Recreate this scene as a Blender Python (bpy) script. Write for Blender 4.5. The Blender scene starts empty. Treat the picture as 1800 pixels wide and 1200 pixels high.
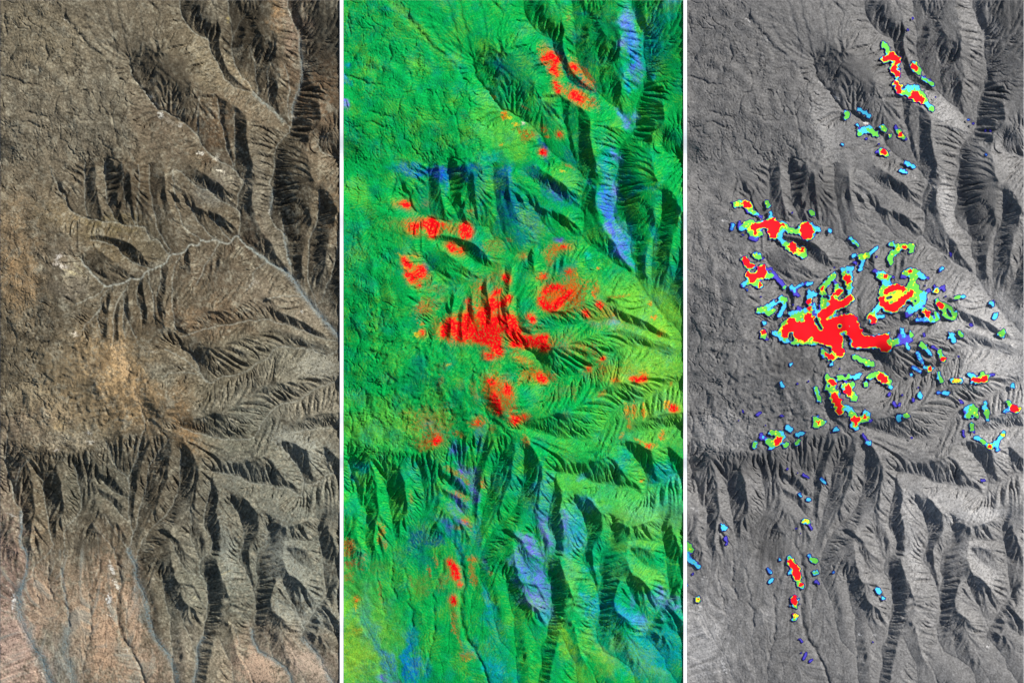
import bpy, math
import numpy as np

# ------------------------------------------------------------------ camera, sky, sun, exposure
scene = bpy.context.scene
col = scene.collection
U = 0.01                                    # one map cell = 1 cm of the relief models
SUN_AZ, SUN_EL = 56.0, 36.0                 # degrees clockwise from north (+y), above the horizon

cam_d = bpy.data.cameras.new('camera')
cam = bpy.data.objects.new('camera', cam_d); col.objects.link(cam)
cam_d.type = 'ORTHO'; cam_d.ortho_scale = 18.0
cam_d.clip_start = 0.1; cam_d.clip_end = 200.0
cam.location = (9.0, 6.0, 40.0)
scene.camera = cam

world = bpy.data.worlds.new('World'); scene.world = world; world.use_nodes = True
wn = world.node_tree; wn.nodes.clear()
sky = wn.nodes.new('ShaderNodeTexSky'); sky.sky_type = 'NISHITA'; sky.sun_disc = False
sky.sun_elevation = math.radians(SUN_EL); sky.sun_rotation = math.radians(SUN_AZ)
bg = wn.nodes.new('ShaderNodeBackground'); bg.inputs['Strength'].default_value = 0.075
wo = wn.nodes.new('ShaderNodeOutputWorld')
wn.links.new(sky.outputs[0], bg.inputs[0]); wn.links.new(bg.outputs[0], wo.inputs[0])

sun_d = bpy.data.lights.new('sun', 'SUN'); sun_d.energy = 5.0; sun_d.angle = math.radians(0.5)
sun_d.color = (1.0, 0.98, 0.945)
sun = bpy.data.objects.new('sun', sun_d); col.objects.link(sun)
sun.rotation_euler = (math.radians(90 - SUN_EL), 0, math.radians(180 - SUN_AZ))
sun.location = (9, 6, 20)

scene.view_settings.view_transform = 'Standard'; scene.view_settings.look = 'None'
scene.view_settings.exposure = 0.22; scene.view_settings.gamma = 1.0
scene.view_settings.use_curve_mapping = False
scene.render.engine = 'CYCLES'

# ------------------------------------------------------------------ survey of the ground: streams and crests
# "head-height mouth-height : x,y x,y ..."   map cells, x east, y south
STREAMS = """
66 0:143,455 153,472 172,490 185,502 200,500 220,496 228,489 246,491 260,477 275,470 292,460 300,448 320,445 335,432 348,432 354,422 365,425 378,422 403,427 410,419 418,417 430,430 453,445 473,460 493,472 513,487 530,512 543,530 563,555 578,572 596,590 622,614
66 22:228,100 230,118 233,132 245,150 258,165 275,190 298,200 323,214 338,230 348,240 358,260 370,272 393,287 410,297 423,312 428,322 420,345 419,365 423,382 423,400 419,416
58 26:315,-20 315,0 320,28 328,42 345,60 365,70 373,93 383,112 393,135 405,148 423,158 438,161 448,164 458,175 478,190 493,207 508,222 509,233
26 8:509,233 498,242 486,260 482,280 482,300 473,322 480,332 478,352 475,375 483,397 498,410 504,422 504,445 510,462 513,485
60 34:400,-20 402,20 406,45 408,65 407,88 411,112 424,133 440,150 447,163
52 44:433,25 418,48 410,65
50 34:440,88 448,112 451,140 454,168
50 32:473,117 471,145 473,175 477,188
52 26:506,-10 508,20 516,40 526,62 527,95 532,122 528,150 518,175 513,198 513,215 509,230
44 28:500,115 508,140 508,162 505,185 510,212
50 23:383,175 388,212 398,250 408,285 412,298
50 24:413,195 412,225 413,262 413,290
60 36:350,170 348,200 348,238
42 10:571,240 558,248 565,267 580,274 596,279 620,288
40 6:560,335 561,370 554,400 544,422 542,450 540,480 545,505 560,545
38 10:607,395 596,410 590,450 583,485 573,505 566,530
16 12:498,385 498,410
44 20:160,422 175,424 190,428 200,432 212,442 232,460 248,466 264,472
60 16:112,340 118,357 128,372 145,382 165,386 185,391 207,391 222,397 240,397 255,402 265,420 278,422 288,437 299,448
70 48:88,292 95,312 102,330 112,350
66 40:150,285 150,325 150,350 155,382
66 38:184,285 187,337 192,360 205,388
64 34:214,285 217,337 227,362 238,394
62 36:243,290 246,325 240,362 242,394
62 24:262,290 265,330 267,350 272,375 280,407 290,425 300,440
62 20:303,300 306,337 315,375 325,400 348,417 354,424
40 14:330,355 345,385 362,405 378,421
36 12:368,380 385,398 402,420
58 22:305,298 323,306 340,325 368,336 385,352 415,367
76 34:130,537 150,527 175,515 185,504
-2 30:142,582 160,562 175,542 180,522 197,503
-2 40:178,586 172,555 175,544
-2 26:199,600 200,557 207,525 218,512 228,492
-2 36:240,594 225,565 219,540 217,517
-2 44:220,594 217,567 219,542
-2 24:250,560 247,545 240,515 246,493
-2 20:272,560 268,520 262,495 262,480
-2 20:275,520 282,500 284,472
-2 14:308,580 303,537 302,512 305,485 310,462 320,447
44 12:345,500 358,475 363,460 375,445 385,427
40 10:433,512 443,495 448,475 458,467 473,462
44 8:470,525 505,520 530,522
62 2:320,592 335,587 355,580 393,572 418,567 460,562 488,567 518,575 543,585 560,592 585,598 604,602
66 2:290,614 315,625 335,640 350,655 365,671 375,671 390,662 413,659 433,652 450,640 473,627 483,612 495,609 520,611 545,614 560,620 575,624 590,618 606,606
72 22:285,662 298,656 313,654 335,655 350,660 363,671
30 20:315,606 330,617 345,635 352,655
70 2:318,750 340,760 368,765 390,771 410,772 435,771 448,767 458,750 468,735 478,722 490,712 510,707 530,700 548,687 563,680 578,675 596,669 625,660
34 10:505,762 520,759 538,756 563,752 596,750 625,745
46 18:375,829 400,832 418,837 438,845 455,850 475,853 490,857 505,856 518,864 529,871 534,852
18 6:534,850 548,849 568,842 576,832 596,832 625,828
34 18:495,783 515,807 528,825 534,848
26 12:570,788 575,812 580,831
-1 44:13,760 10,817 20,845 24,872
-1 0:20,850 22,862 26,884 37,897 39,925 37,955 47,972 47,995 43,1018 32,1050 33,1085 45,1110 57,1132 72,1152 80,1175 92,1205 98,1222
74 38:50,807 36,825 28,850 26,876
-1 12:65,830 75,850 77,870 82,897 85,915 90,945 92,960 75,982 60,995 58,1010 46,1020
-1 2:132,817 137,845 142,870 141,897 132,910 117,927 112,950 112,977 107,1000 110,1025 116,1050 119,1075 122,1100 117,1125 120,1150 125,1175 127,1222
-1 0:185,775 197,800 205,822 225,840 228,862 226,897 232,940 226,967 237,990 242,1020 252,1042 260,1065 267,1100 275,1125 297,1150 303,1162 308,1222
-1 38:255,755 245,775 242,800 230,830 227,845
-1 20:297,772 275,800 262,820 260,845 255,865 245,895 240,920 233,940
-1 16:317,790 317,817 315,850 308,875 298,897 280,915 262,935 250,952 240,985
-1 0:372,850 366,875 360,900 360,925 373,947 370,967 353,985 352,1005 363,1025 366,1055 364,1080 358,1100 358,1120 348,1137 348,1162 343,1187 338,1222
42 28:333,890 336,920 336,950 350,980
38 22:300,950 311,975 323,997 340,1008 352,1012
30 16:318,1030 335,1032 348,1052 362,1070
26 12:300,1000 300,1035 315,1075 330,1110 345,1150
-1 4:285,1010 290,1050 300,1090 300,1120 303,1160
-1 2:403,880 420,900 427,930 427,957 420,982 433,1005 443,1030 448,1055 448,1090 443,1107 448,1130 458,1145 478,1157 498,1170 510,1187 516,1222
30 18:470,925 470,950 453,972 450,1000 453,1017 448,1037
30 22:505,950 530,950 548,952 560,957
28 20:505,967 522,985 538,997 552,1003 568,1010
-1 2:562,916 560,925 563,957 568,987 569,1012 573,1037 572,1050 558,1066 535,1105 533,1122 548,1137 563,1157 568,1175 583,1197 592,1222
26 10:498,1025 510,1050 523,1075 533,1102
22 10:488,1055 505,1068 520,1077 531,1100
24 8:408,1065 430,1085 442,1106
16 0:385,1120 398,1150 408,1175 412,1222
20 0:408,1095 420,1125 425,1155 438,1180 455,1222
14 4:462,1107 470,1125 480,1155
20 0:490,1100 493,1117 498,1137 510,1160 528,1182 545,1222
14 2:515,1120 530,1140 555,1165
20 0:550,1112 573,1135 596,1150 625,1165
20 4:558,1087 585,1112 620,1130
40 26:180,845 197,862 216,871
38 24:175,870 195,882 210,900 226,915
34 18:163,920 185,945 200,965
36 16:183,903 200,930 215,950 226,966
-1 0:172,940 172,955 175,995 160,1030 155,1050 160,1085 159,1115 152,1145 145,1175 147,1222
-1 0:200,962 205,987 213,1025 205,1062 207,1100 220,1130 237,1152 247,1177 262,1222
14 4:62,1020 66,1050 72,1078
16 6:85,987 86,1020 93,1048
12 3:137,1075 147,1112 152,1140
8 0:182,1160 172,1180 172,1222
10 2:225,1050 222,1090 226,1130
20 0:640,930 632,1000 626,1060
78 38:235,680 243,705 250,725 255,755
"""
RIDGES = """
228,108 240,105 255,103 280,90 298,80 313,75 335,92 348,108 358,122 368,145 376,164 398,178 418,188 434,205 455,214 480,225 500,232
434,205 435,225 435,250 442,275 446,298 450,320 444,338 443,358 453,382 460,407 478,427 485,447 498,462 506,474
390,-20 390,10 385,40 384,70 388,92 396,115 408,133 425,147 440,157
453,95 458,125 460,160
478,-20 478,0 480,25 487,50 488,75 486,100 492,125 490,150 486,175 492,198
425,80 430,60 445,40 460,60 486,100
520,-20 523,15 533,40 537,65 540,90 535,125 550,147 560,162 561,187 563,212 548,222 544,232 544,250 543,275 546,300 550,315 556,326 576,337 588,355 597,380 610,395
535,130 527,160 522,180
544,234 573,234 596,232 620,232
556,326 552,350 545,377 548,395 541,420 535,440 530,465 532,485
592,372 585,405 580,417 575,440 573,470 568,500
602,420 605,450 597,490 588,520
368,148 368,175 378,200 385,225 398,258
398,180 395,212 403,245 410,277
335,100 335,130 335,160 330,190 325,207
138,408 155,420 170,435 187,450 205,462 225,478 240,488
110,408 138,408
162,415 175,414 195,416 215,422 230,430 247,442 260,462
110,320 118,340 122,358 135,378
335,292 363,307 383,320 398,337 416,360
298,345 315,350 343,362 368,375 393,380 408,395 418,408
140,575 152,540 165,530 178,520
155,590 168,575 174,560
188,595 190,560 193,525 200,508
209,595 209,560 210,535
230,560 226,535 226,515
258,565 258,540 252,510 250,497
292,580 290,540 292,500 296,470
335,440 336,470 335,500 337,537 313,577
343,542 368,547 398,543 418,532 446,525 460,530 488,546 523,561 550,577 575,590
298,607 323,610 355,618 376,610 400,602 430,592 458,578 488,577 520,588 548,598 575,607
298,627 320,637 340,651 347,657
318,740 348,735 373,727 390,725 403,722 423,707 443,695 458,685 473,675 498,671 533,672 548,666 560,666 578,666 596,660 625,650
513,750 538,735 563,727 596,725 625,715
373,822 398,814 438,812 453,806 470,797 488,777 505,774 520,780 538,791 558,790 568,782 583,797 596,807 625,815
470,798 482,815 495,832 512,847 524,862
488,777 500,762 513,750
540,793 546,812 549,835
315,745 325,775 340,800 355,822 373,832 380,857 398,870 423,875 438,882 450,898 458,905 478,917 500,927 523,920 548,912 568,910 573,925 582,942 596,955 622,975
345,800 350,822 346,860 343,900 350,920 360,945 366,965
355,822 368,840 383,870 380,900 388,932 383,965 382,987 390,1012 400,1042 390,1062 388,1080 380,1092 380,1112 373,1140 365,1175 357,1222
52,825 60,850 60,875 65,897 60,905 55,920 54,950 52,970
100,827 107,850 111,875 113,897 105,915 99,930 98,955
165,817 172,837 172,875 170,897 163,905 155,922 142,945 130,965
265,775 252,805 246,830 243,850 238,875 236,897 232,925
302,780 297,820 292,850 282,875 275,897 262,915 248,940 241,960
298,937 313,950 328,970 350,988
298,957 303,987 308,1012 313,1022 335,1024 350,1040 357,1062
306,1015 312,1042 330,1060 345,1072 358,1095
458,912 455,935 443,950 438,980 443,1005 446,1025
500,927 500,957 499,980 505,1010 488,1022 478,1040 473,1070 460,1095 448,1103
503,930 530,922 556,914
505,962 535,963 553,968 562,975
505,1010 523,1017 535,1030 545,1040 556,1060
475,1070 495,1085 508,1100 523,1115 532,1121
568,1062 596,1090 625,1115
580,942 592,965 600,995 594,1025 578,1050
168,292 171,340 184,384
199,290 202,340 218,390
228,296 231,330 236,385
255,296 256,330 262,372
290,300 293,340 306,378 335,418
560,10 570,50 556,90
585,20 590,90 575,140
372,40 378,80 384,108
180,705 184,740
402,1045 412,1070 432,1100 440,1120
400,1090 410,1112 418,1150 428,1168 442,1190 462,1222
178,833 200,843 217,866
178,860 200,872 222,895
170,912 195,937 206,955
187,900 205,920 222,945
194,1135 203,1150 210,1168 220,1185 228,1222
20,830 15,870 25,900 25,940 35,975
"""
# gentle ground (lava plateaux, fans, valley floors): "steepness : polygon"
GENTLE = """
.76:285,885 420,880 460,900 622,950 622,1095 540,1100 450,1085 385,1100 320,1110 292,1050 270,940
.78:60,820 175,820 172,900 100,930 60,930 30,880
.78:460,230 560,240 610,400 600,500 520,470 500,400 475,340
.22:-30,-30 330,-30 300,40 240,95 222,120 262,180 300,215 345,265 380,290 300,298 255,290 235,287 210,280 165,296 120,296 75,280 60,300 90,340 115,350 100,372 100,400 92,440 92,500 120,560 128,598 170,600 250,600 290,612 300,650 250,640 245,680 270,740 250,760 190,770 165,800 128,815 50,800 -30,815
.03:-30,930 20,1000 30,1050 60,1140 95,1222 -30,1222
.40:228,104 255,98 298,78 335,95 350,130 345,175 325,208 290,190 262,160 240,135
.46:412,20 480,-10 487,50 487,100 470,180 448,140 420,100
.30:538,-30 622,-30 622,215 600,225 566,205 562,160 540,125 540,60
.32:125,900 185,870 222,905 234,960 236,1005 200,1040 120,1000
.07:60,1000 78,975 112,955 140,965 175,985 200,1030 235,1000 262,1110 300,1222 80,1222 40,1110 36,1040
.06:540,500 575,515 600,560 620,600 596,590 560,552 535,515
.30:455,1135 520,1130 600,1140 622,1222 500,1222
.5:366,1100 440,1120 470,1170 520,1222 350,1222
.25:430,470 500,485 540,545 470,525 440,515
.2:340,480 420,470 430,520 350,530
"""
STEEP = 0.72

# ------------------------------------------------------------------ raster helpers
M = 24
W, Ht = 597, 1200
NX, NY = W + 2*M, Ht + 2*M
rng = np.random.default_rng(11)
YY, XX = np.mgrid[0:NY, 0:NX].astype(np.float32)
XX -= M; YY -= M                           # map coordinates of every cell

def fft_noise(lam, seed, band=0.35, aniso=None):
    """band limited noise of wavelength lam (cells), unit variance"""
    r = np.random.default_rng(seed).standard_normal((NY, NX))
    fy = np.fft.fftfreq(NY)[:, None]; fx = np.fft.rfftfreq(NX)[None, :]
    if aniso:
        a, s = aniso; ca, sa = math.cos(a), math.sin(a)
        fu = (fx*ca + fy*sa)*s; fv = -fx*sa + fy*ca
    else:
        fu, fv = fx, fy
    f = np.sqrt(fu**2 + fv**2)*lam + 1e-9
    F = np.fft.rfft2(r)*np.exp(-(np.log(f)/band)**2/2)/f**1.1
    o = np.fft.irfft2(F, s=(NY, NX)); return (o/o.std()).astype(np.float32)

def blur(a, s, s2=None):
    fy = np.fft.fftfreq(a.shape[0])[:, None]; fx = np.fft.rfftfreq(a.shape[1])[None, :]
    s2 = s if s2 is None else s2
    g = np.exp(-2*(math.pi**2)*((fx*s2)**2 + (fy*s)**2))
    p = int(3*max(s, s2)) + 2
    b = np.pad(a, p, mode='edge')
    fy = np.fft.fftfreq(b.shape[0])[:, None]; fx = np.fft.rfftfreq(b.shape[1])[None, :]
    g = np.exp(-2*(math.pi**2)*((fx*s2)**2 + (fy*s)**2))
    return np.fft.irfft2(np.fft.rfft2(b)*g, s=b.shape)[p:-p, p:-p].astype(np.float32)

def blur1(a, s):
    n = int(3*s)+1; k = np.exp(-np.arange(-n, n+1)**2/(2*s*s)); k /= k.sum()
    return np.convolve(np.pad(a, n, mode='edge'), k, mode='valid')

def sample(a, x, y):
    x = np.clip(x + M, 0, NX-1.001); y = np.clip(y + M, 0, NY-1.001)
    xi = x.astype(np.int32); yi = y.astype(np.int32); fx = x-xi; fy = y-yi
    return (a[yi, xi]*(1-fx)*(1-fy) + a[yi, xi+1]*fx*(1-fy) + a[yi+1, xi]*(1-fx)*fy + a[yi+1, xi+1]*fx*fy)

def densify(pts, wob=1.2, seed=0):
    """Catmull-Rom through the survey points, half-cell steps, with a little wander"""
    p = np.array(pts, float); p = np.vstack([2*p[0]-p[1], p, 2*p[-1]-p[-2]])
    out = []
    for i in range(1, len(p)-2):
        n = max(2, int(np.hypot(*(p[i+1]-p[i]))*2))
        t = np.linspace(0, 1, n, endpoint=False)[:, None]
        out.append(0.5*((2*p[i]) + (-p[i-1]+p[i+1])*t + (2*p[i-1]-5*p[i]+4*p[i+1]-p[i+2])*t*t + (-p[i-1]+3*p[i]-3*p[i+1]+p[i+2])*t**3))
    q = np.vstack(out + [p[-2:-1]])
    r = np.random.default_rng(seed)
    w = np.stack([blur1(r.standard_normal(len(q)), 7), blur1(r.standard_normal(len(q)), 7)], 1)
    env = np.minimum(1, np.minimum(np.arange(len(q)), np.arange(len(q))[::-1])/12)[:, None]
    return q + w*wob*4*env

def parse(txt, heights):
    out = []
    for ln in txt.strip().split('\n'):
        z = None
        if heights:
            h, ln = ln.split(':'); z = [float(v) for v in h.split()]
        out.append((z, [tuple(float(c) for c in p.split(',')) for p in ln.split()]))
    return out

def inside(poly, x, y):
    p = np.array(poly); c = np.zeros(x.shape, bool)
    for i in range(len(p)):
        (x1, y1), (x2, y2) = p[i-1], p[i]
        if y1 == y2: continue
        c ^= ((y1 > y) != (y2 > y)) & (x < (x2-x1)*(y-y1)/(y2-y1)+x1)
    return c

wx = fft_noise(40, 1)*4 + fft_noise(12, 2)*1.5
wy = fft_noise(40, 3)*4 + fft_noise(12, 4)*1.5

# steepness map
K = np.full((NY, NX), STEEP, np.float32)
for z, poly in parse(GENTLE, True):
    K[inside(poly, XX + wx*.6, YY + wy*.6)] = z[0]
K = np.exp(blur(np.log(K), 2.5))
PLATEAU = [(-30,-30),(95,-30),(120,40),(160,82),(205,130),(222,150),(228,190),(232,225),(246,265),(254,288),(165,292),(118,292),(75,282),(62,300),(80,345),(88,372),(90,440),(92,500),(118,560),(128,594),(170,604),(250,604),(285,625),(280,650),(255,660),(262,700),(275,745),(250,752),(190,768),(165,797),(128,812),(60,796),(-30,812)]
plateau = inside(PLATEAU, XX + wx*.7, YY + wy*.7)

# ------------------------------------------------------------------ height of the ground
streams = []; sz = np.full((NY, NX), np.nan, np.float32)
def put(q, z, arr):
    xi = np.clip(np.round(q[:, 0]+M).astype(int), 0, NX-1); yi = np.clip(np.round(q[:, 1]+M).astype(int), 0, NY-1)
    arr[yi, xi] = z
for k, (z, pts) in enumerate(parse(STREAMS, True)):
    q = densify(pts, 1.0, k)
    z0, z1 = z
    if k:                                   # a tributary meets its river at the river's height
        allq = np.vstack([s[0] for s in streams]); allz = np.concatenate([s[1] for s in streams])
        d = np.hypot(*(allq - q[-1]).T); j = d.argmin()
        if d[j] < 12: z1 = allz[j]; q = np.vstack([q, np.linspace(q[-1], allq[j], 12)])
    if z[0] >= 0: z0 = max(z0, z1 + 2)
    if k and len(q) < 330 and z[0] > 40:
        reach = min(np.hypot(*(np.vstack([s[0] for s in streams if len(s[0]) >= 330]) - q[0]).T).min(), 95)
        kk = sample(K, q[:1, 0], q[:1, 1])[0]
        z0 = max(z0, z1 + .62*kk*reach)
    t = np.linspace(0, 1, len(q))
    zz = z1 + (z0-z1)*(1-t)**1.25
    if z[0] == -2: zz = z1+(78-z1)*np.clip((q[:, 1]-q[-1, 1])/(600-q[-1, 1]), 0, 1)
    if z[0] == -1: zz = np.interp(q[:, 1], [740, 770, 820, 880, 940, 1000, 1100, 1222], [80, 74, 53, 35, 23, 15, 6, 0])
    streams.append((q, zz)); put(q, zz, sz)
isS = ~np.isnan(sz)

# lower envelope of slopes rising from the streams
E = np.where(isS, sz, 1e4).astype(np.float32)
s2 = math.sqrt(2)
for it in range(230):
    E0 = E
    P = np.pad(E0, 1, mode='edge')
    a = np.minimum(np.minimum(P[1:-1, :-2], P[1:-1, 2:]), np.minimum(P[:-2, 1:-1], P[2:, 1:-1])) + K
    b = np.minimum(np.minimum(P[:-2, :-2], P[:-2, 2:]), np.minimum(P[2:, :-2], P[2:, 2:])) + K*s2
    E = np.minimum(E0, np.minimum(a, b))
    if it > 120 and np.abs(E-E0).max() < .01: break
E = np.minimum(E, 95)
def dist_field(m):
    d = np.where(m, 0, 1e3).astype(np.float32)
    for it in range(60):
        P = np.pad(d, 1, mode='edge')
        d = np.minimum(d, np.minimum(np.minimum(P[1:-1, :-2], P[1:-1, 2:]), np.minimum(P[:-2, 1:-1], P[2:, 1:-1]))+1)
        d = np.minimum(d, np.minimum(np.minimum(P[:-2, :-2], P[:-2, 2:]), np.minimum(P[2:, :-2], P[2:, 2:]))+1.414)
    return d
E = np.maximum(E, np.where(plateau, 78, 78-.62*(dist_field(plateau)*(1+.25*fft_noise(30, 6)))))
E = blur(E, 1.2)

rz = np.full((NY, NX), np.nan, np.float32); ridges = []
for k, (z, pts) in enumerate(parse(RIDGES, False)):
    q = densify(pts, 0.9, 500+k)
    h = blur1(sample(E, q[:, 0], q[:, 1]), 9)
    h = h + blur1(np.random.default_rng(900+k).standard_normal(len(q)), 5)*3
    ridges.append((q, h)); put(q, h, rz)
fix = isS | ~np.isnan(rz)
val = np.where(isS, sz, rz)

def solve(E, fix, val, lam, levels=(8, 4, 2, 1), its=(160, 120, 90, 70)):
    H = None
    for L, n in zip(levels, its):
        ny, nx = -(-NY//L), -(-NX//L)
        pad = ((0, ny*L-NY), (0, nx*L-NX))
        def red(a):
            a = np.pad(a, pad, mode='edge').reshape(ny, L, nx, L); return a
        w = red(fix.astype(np.float32)).sum((1, 3))
        v = red(np.where(fix, val, 0)).sum((1, 3))
        f = w > 0; v = np.where(f, v/np.maximum(w, 1), 0)
        e = red(E).mean((1, 3)); l = (red(lam).mean((1, 3)) if isinstance(lam, np.ndarray) else lam)*L*L
        if H is None: H = e.copy()
        else:
            H = np.repeat(np.repeat(H, 2, 0), 2, 1)[:ny, :nx]
        H = np.where(f, v, H)
        for _ in range(n):
            P = np.pad(H, 1, mode='edge')
            N = (P[1:-1, :-2]+P[1:-1, 2:]+P[:-2, 1:-1]+P[2:, 1:-1] + l*e)/(4+l)
            H = np.where(f, v, N)
    return H.astype(np.float32)
dR = dist_field(~np.isnan(rz))
lamf = (np.clip((dR-14)/26, 0, 1)/13.0**2 + 1/120.0**2).astype(np.float32)
H = solve(E, fix, val, lamf)
H = blur(H, .6)

# run-off grooves: noise smeared down the slope lines
def lic(noise, G, n, step=0.9):
    gy, gx = np.gradient(G); m = np.sqrt(gx*gx+gy*gy)+1e-5; gx /= m; gy /= m
    acc = noise.copy(); wsum = 1.0
    for sgn in (1, -1):
        x = XX.copy(); y = YY.copy()
        for i in range(1, n+1):
            xi = np.clip(x+M, 0, NX-1).astype(np.int32); yi = np.clip(y+M, 0, NY-1).astype(np.int32)
            x += sgn*step*gx[yi, xi]; y += sgn*step*gy[yi, xi]
            w = 1-i/(n+1)
            xi = np.clip(x+M, 0, NX-1).astype(np.int32); yi = np.clip(y+M, 0, NY-1).astype(np.int32)
            acc = acc + w*noise[yi, xi]; wsum += w
    acc -= acc.mean(); return (acc/acc.std()).astype(np.float32)

def slope_of(a):
    gy, gx = np.gradient(a); return np.sqrt(gx*gx+gy*gy)
def ridged(n): return (.8-np.abs(n)*1.0)

floor_ = solve(np.full_like(E, 40), isS, np.where(isS, sz, 0), 1/120.0**2)
Hs = blur(H, 4.0); sl = np.minimum(slope_of(blur(H, 5))*1.1, blur(slope_of(Hs), 3))
steep = np.clip((sl-.08)/.34, 0, 1)
down = 2.6*blur(floor_, 6)
patch = np.clip(.75+.35*fft_noise(70, 21), .25, 1.3)
# large spurs
n1 = lic(fft_noise(19, 31, .55), Hs+down, 30)
H += blur(ridged(n1), 1)*2.0*steep*patch
H2 = blur(H, 2.4)
n2 = lic(fft_noise(9, 32, .5), H2+.6*down, 18)
H += blur(ridged(n2), .6)*.35*steep*np.clip(.8+.5*fft_noise(45, 22), .1, 1.6)
# branching gullies: running water wears the slopes down (stream-power law on the drainage tree)
def erode(H, hold, power, n, k, m=.5, seed=5):
    h = H.astype(np.float64) + np.random.default_rng(seed).standard_normal(H.shape)*.12
    idx = np.arange(NY*NX); off = [(0, 1, 1.), (1, 0, 1.), (0, -1, 1.), (-1, 0, 1.), (1, 1, s2), (1, -1, s2), (-1, 1, s2), (-1, -1, s2)]
    holdf = hold.ravel(); pw = power.ravel()
    for it in range(n):
        P = np.pad(h, 1, mode='constant', constant_values=1e5)
        best = np.zeros_like(h); rec = idx.reshape(NY, NX).copy(); dd = np.ones_like(h)
        for dy, dx, L in off:
            sl_ = (h - P[1+dy:1+dy+NY, 1+dx:1+dx+NX])/L
            b = sl_ > best; best[b] = sl_[b]; rec[b] = (idx.reshape(NY, NX)+dy*NX+dx)[b]; dd[b] = L
        rec = rec.ravel(); dd = dd.ravel(); rec[holdf] = idx[holdf]
        depth = (rec != idx).astype(np.int32); p = rec.copy()
        for _ in range(12): depth = depth+depth[p]; p = p[p]
        o = np.argsort(depth, kind='stable'); d = depth[o]; cuts = np.searchsorted(d, np.arange(1, d[-1]+2))
        A = np.ones(NY*NX)
        lev = [o[cuts[i]:cuts[i+1]] for i in range(len(cuts)-1)]
        for c in reversed(lev): np.add.at(A, rec[c], A[c])
        f = k*pw*np.minimum(A, 400)**m/dd; hf = h.ravel().copy()
        for c in lev:
            r = rec[c]; hn = (hf[c]+f[c]*hf[r])/(1+f[c]); hf[c] = np.where(hf[c] > hf[r], hn, hf[c])
        h = hf.reshape(NY, NX)
        P = np.pad(h, 1, mode='edge')
        h = h + .035*(P[1:-1, :-2]+P[1:-1, 2:]+P[:-2, 1:-1]+P[2:, 1:-1]-4*h)*power
    return h.astype(np.float32)
fan = lic(fft_noise(6, 57, .7), floor_+.15*blur(H, 6), 40)
fan2 = lic(fft_noise(14, 58, .7), floor_+.15*blur(H, 6), 50)
pw = np.clip((blur(sl, 2)-.12)/.3, 0, 1)*np.clip(.9+.35*fft_noise(60, 23), .3, 1.5)
pw *= np.clip(1.25-.9*blur(sl, 3), .45, 1)*np.clip(.85+.45*fft_noise(34, 24, .6), .15, 1.5)
H = erode(H, isS, pw, 12, .11)
H = blur(H, .42)
H3 = blur(H, 1.4)
n3 = lic(fft_noise(5, 33), H3, 8)
H += n3*.11*np.clip(steep+.12, 0, 1)

# rough lava and fan surface
flat = np.clip(1-(K-.03)/.35, 0, 1)
lava_poly = [(-30,-30),(95,-30),(120,40),(160,82),(205,130),(222,150),(228,190),(232,225),(246,265),(256,292),(165,296),(75,280),(60,300),(80,380),(90,440),(92,520),(125,600),(60,640),(100,690),(130,740),(120,800),(50,800),(-30,815)]
lava = blur(inside(lava_poly, XX+wx, YY+wy).astype(np.float32), 2)
def warp(a):
    return sample(a, XX + w2x, YY + w2y).astype(np.float32)
w2x = fft_noise(22, 151, .6)*4; w2y = fft_noise(22, 152, .6)*4
vig = np.clip(.75+.4*fft_noise(55, 49), .25, 1.5)
rough = fft_noise(34, 41)*1.0 + ridged(warp(fft_noise(20, 42, .7, (math.radians(75), 1.5))))*.65*vig + ridged(warp(fft_noise(9, 43, .8, (math.radians(70), 1.6))))*.32*vig + fft_noise(4.4, 44, .6)*.22*vig + fft_noise(2.6, 40)*.1
rough -= 2.6*np.exp(-(fft_noise(46, 141, .5)/.07)**2)*np.clip(fft_noise(40, 142)+.3, 0, 1)
rough -= 1.8*np.exp(-(fft_noise(26, 143, .5, (math.radians(80), 1.8))/.10)**2)*np.clip(fft_noise(30, 144), 0, 1)
H += lava*rough*.85
plain = flat*(1-lava)
midp = blur(inside([(40,600),(130,590),(290,610),(270,750),(190,775),(120,810),(60,790)], XX+wx, YY+wy).astype(np.float32), 5)
H += plain*(fft_noise(60, 45)*.6 + fft_noise(20, 46)*.28 + fft_noise(5, 48)*.09)
H += .5*midp*(warp(fft_noise(44, 145, .7))*2.0 + ridged(warp(fft_noise(22, 146, .6, (math.radians(65), 1.6))))*.9*np.clip(.4+.7*fft_noise(50, 147), 0, 1.6) + fft_noise(7, 148, .8)*.16)
H += fft_noise(3, 47)*.09
H += plain*(.12*fan+.22*fan2)

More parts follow.
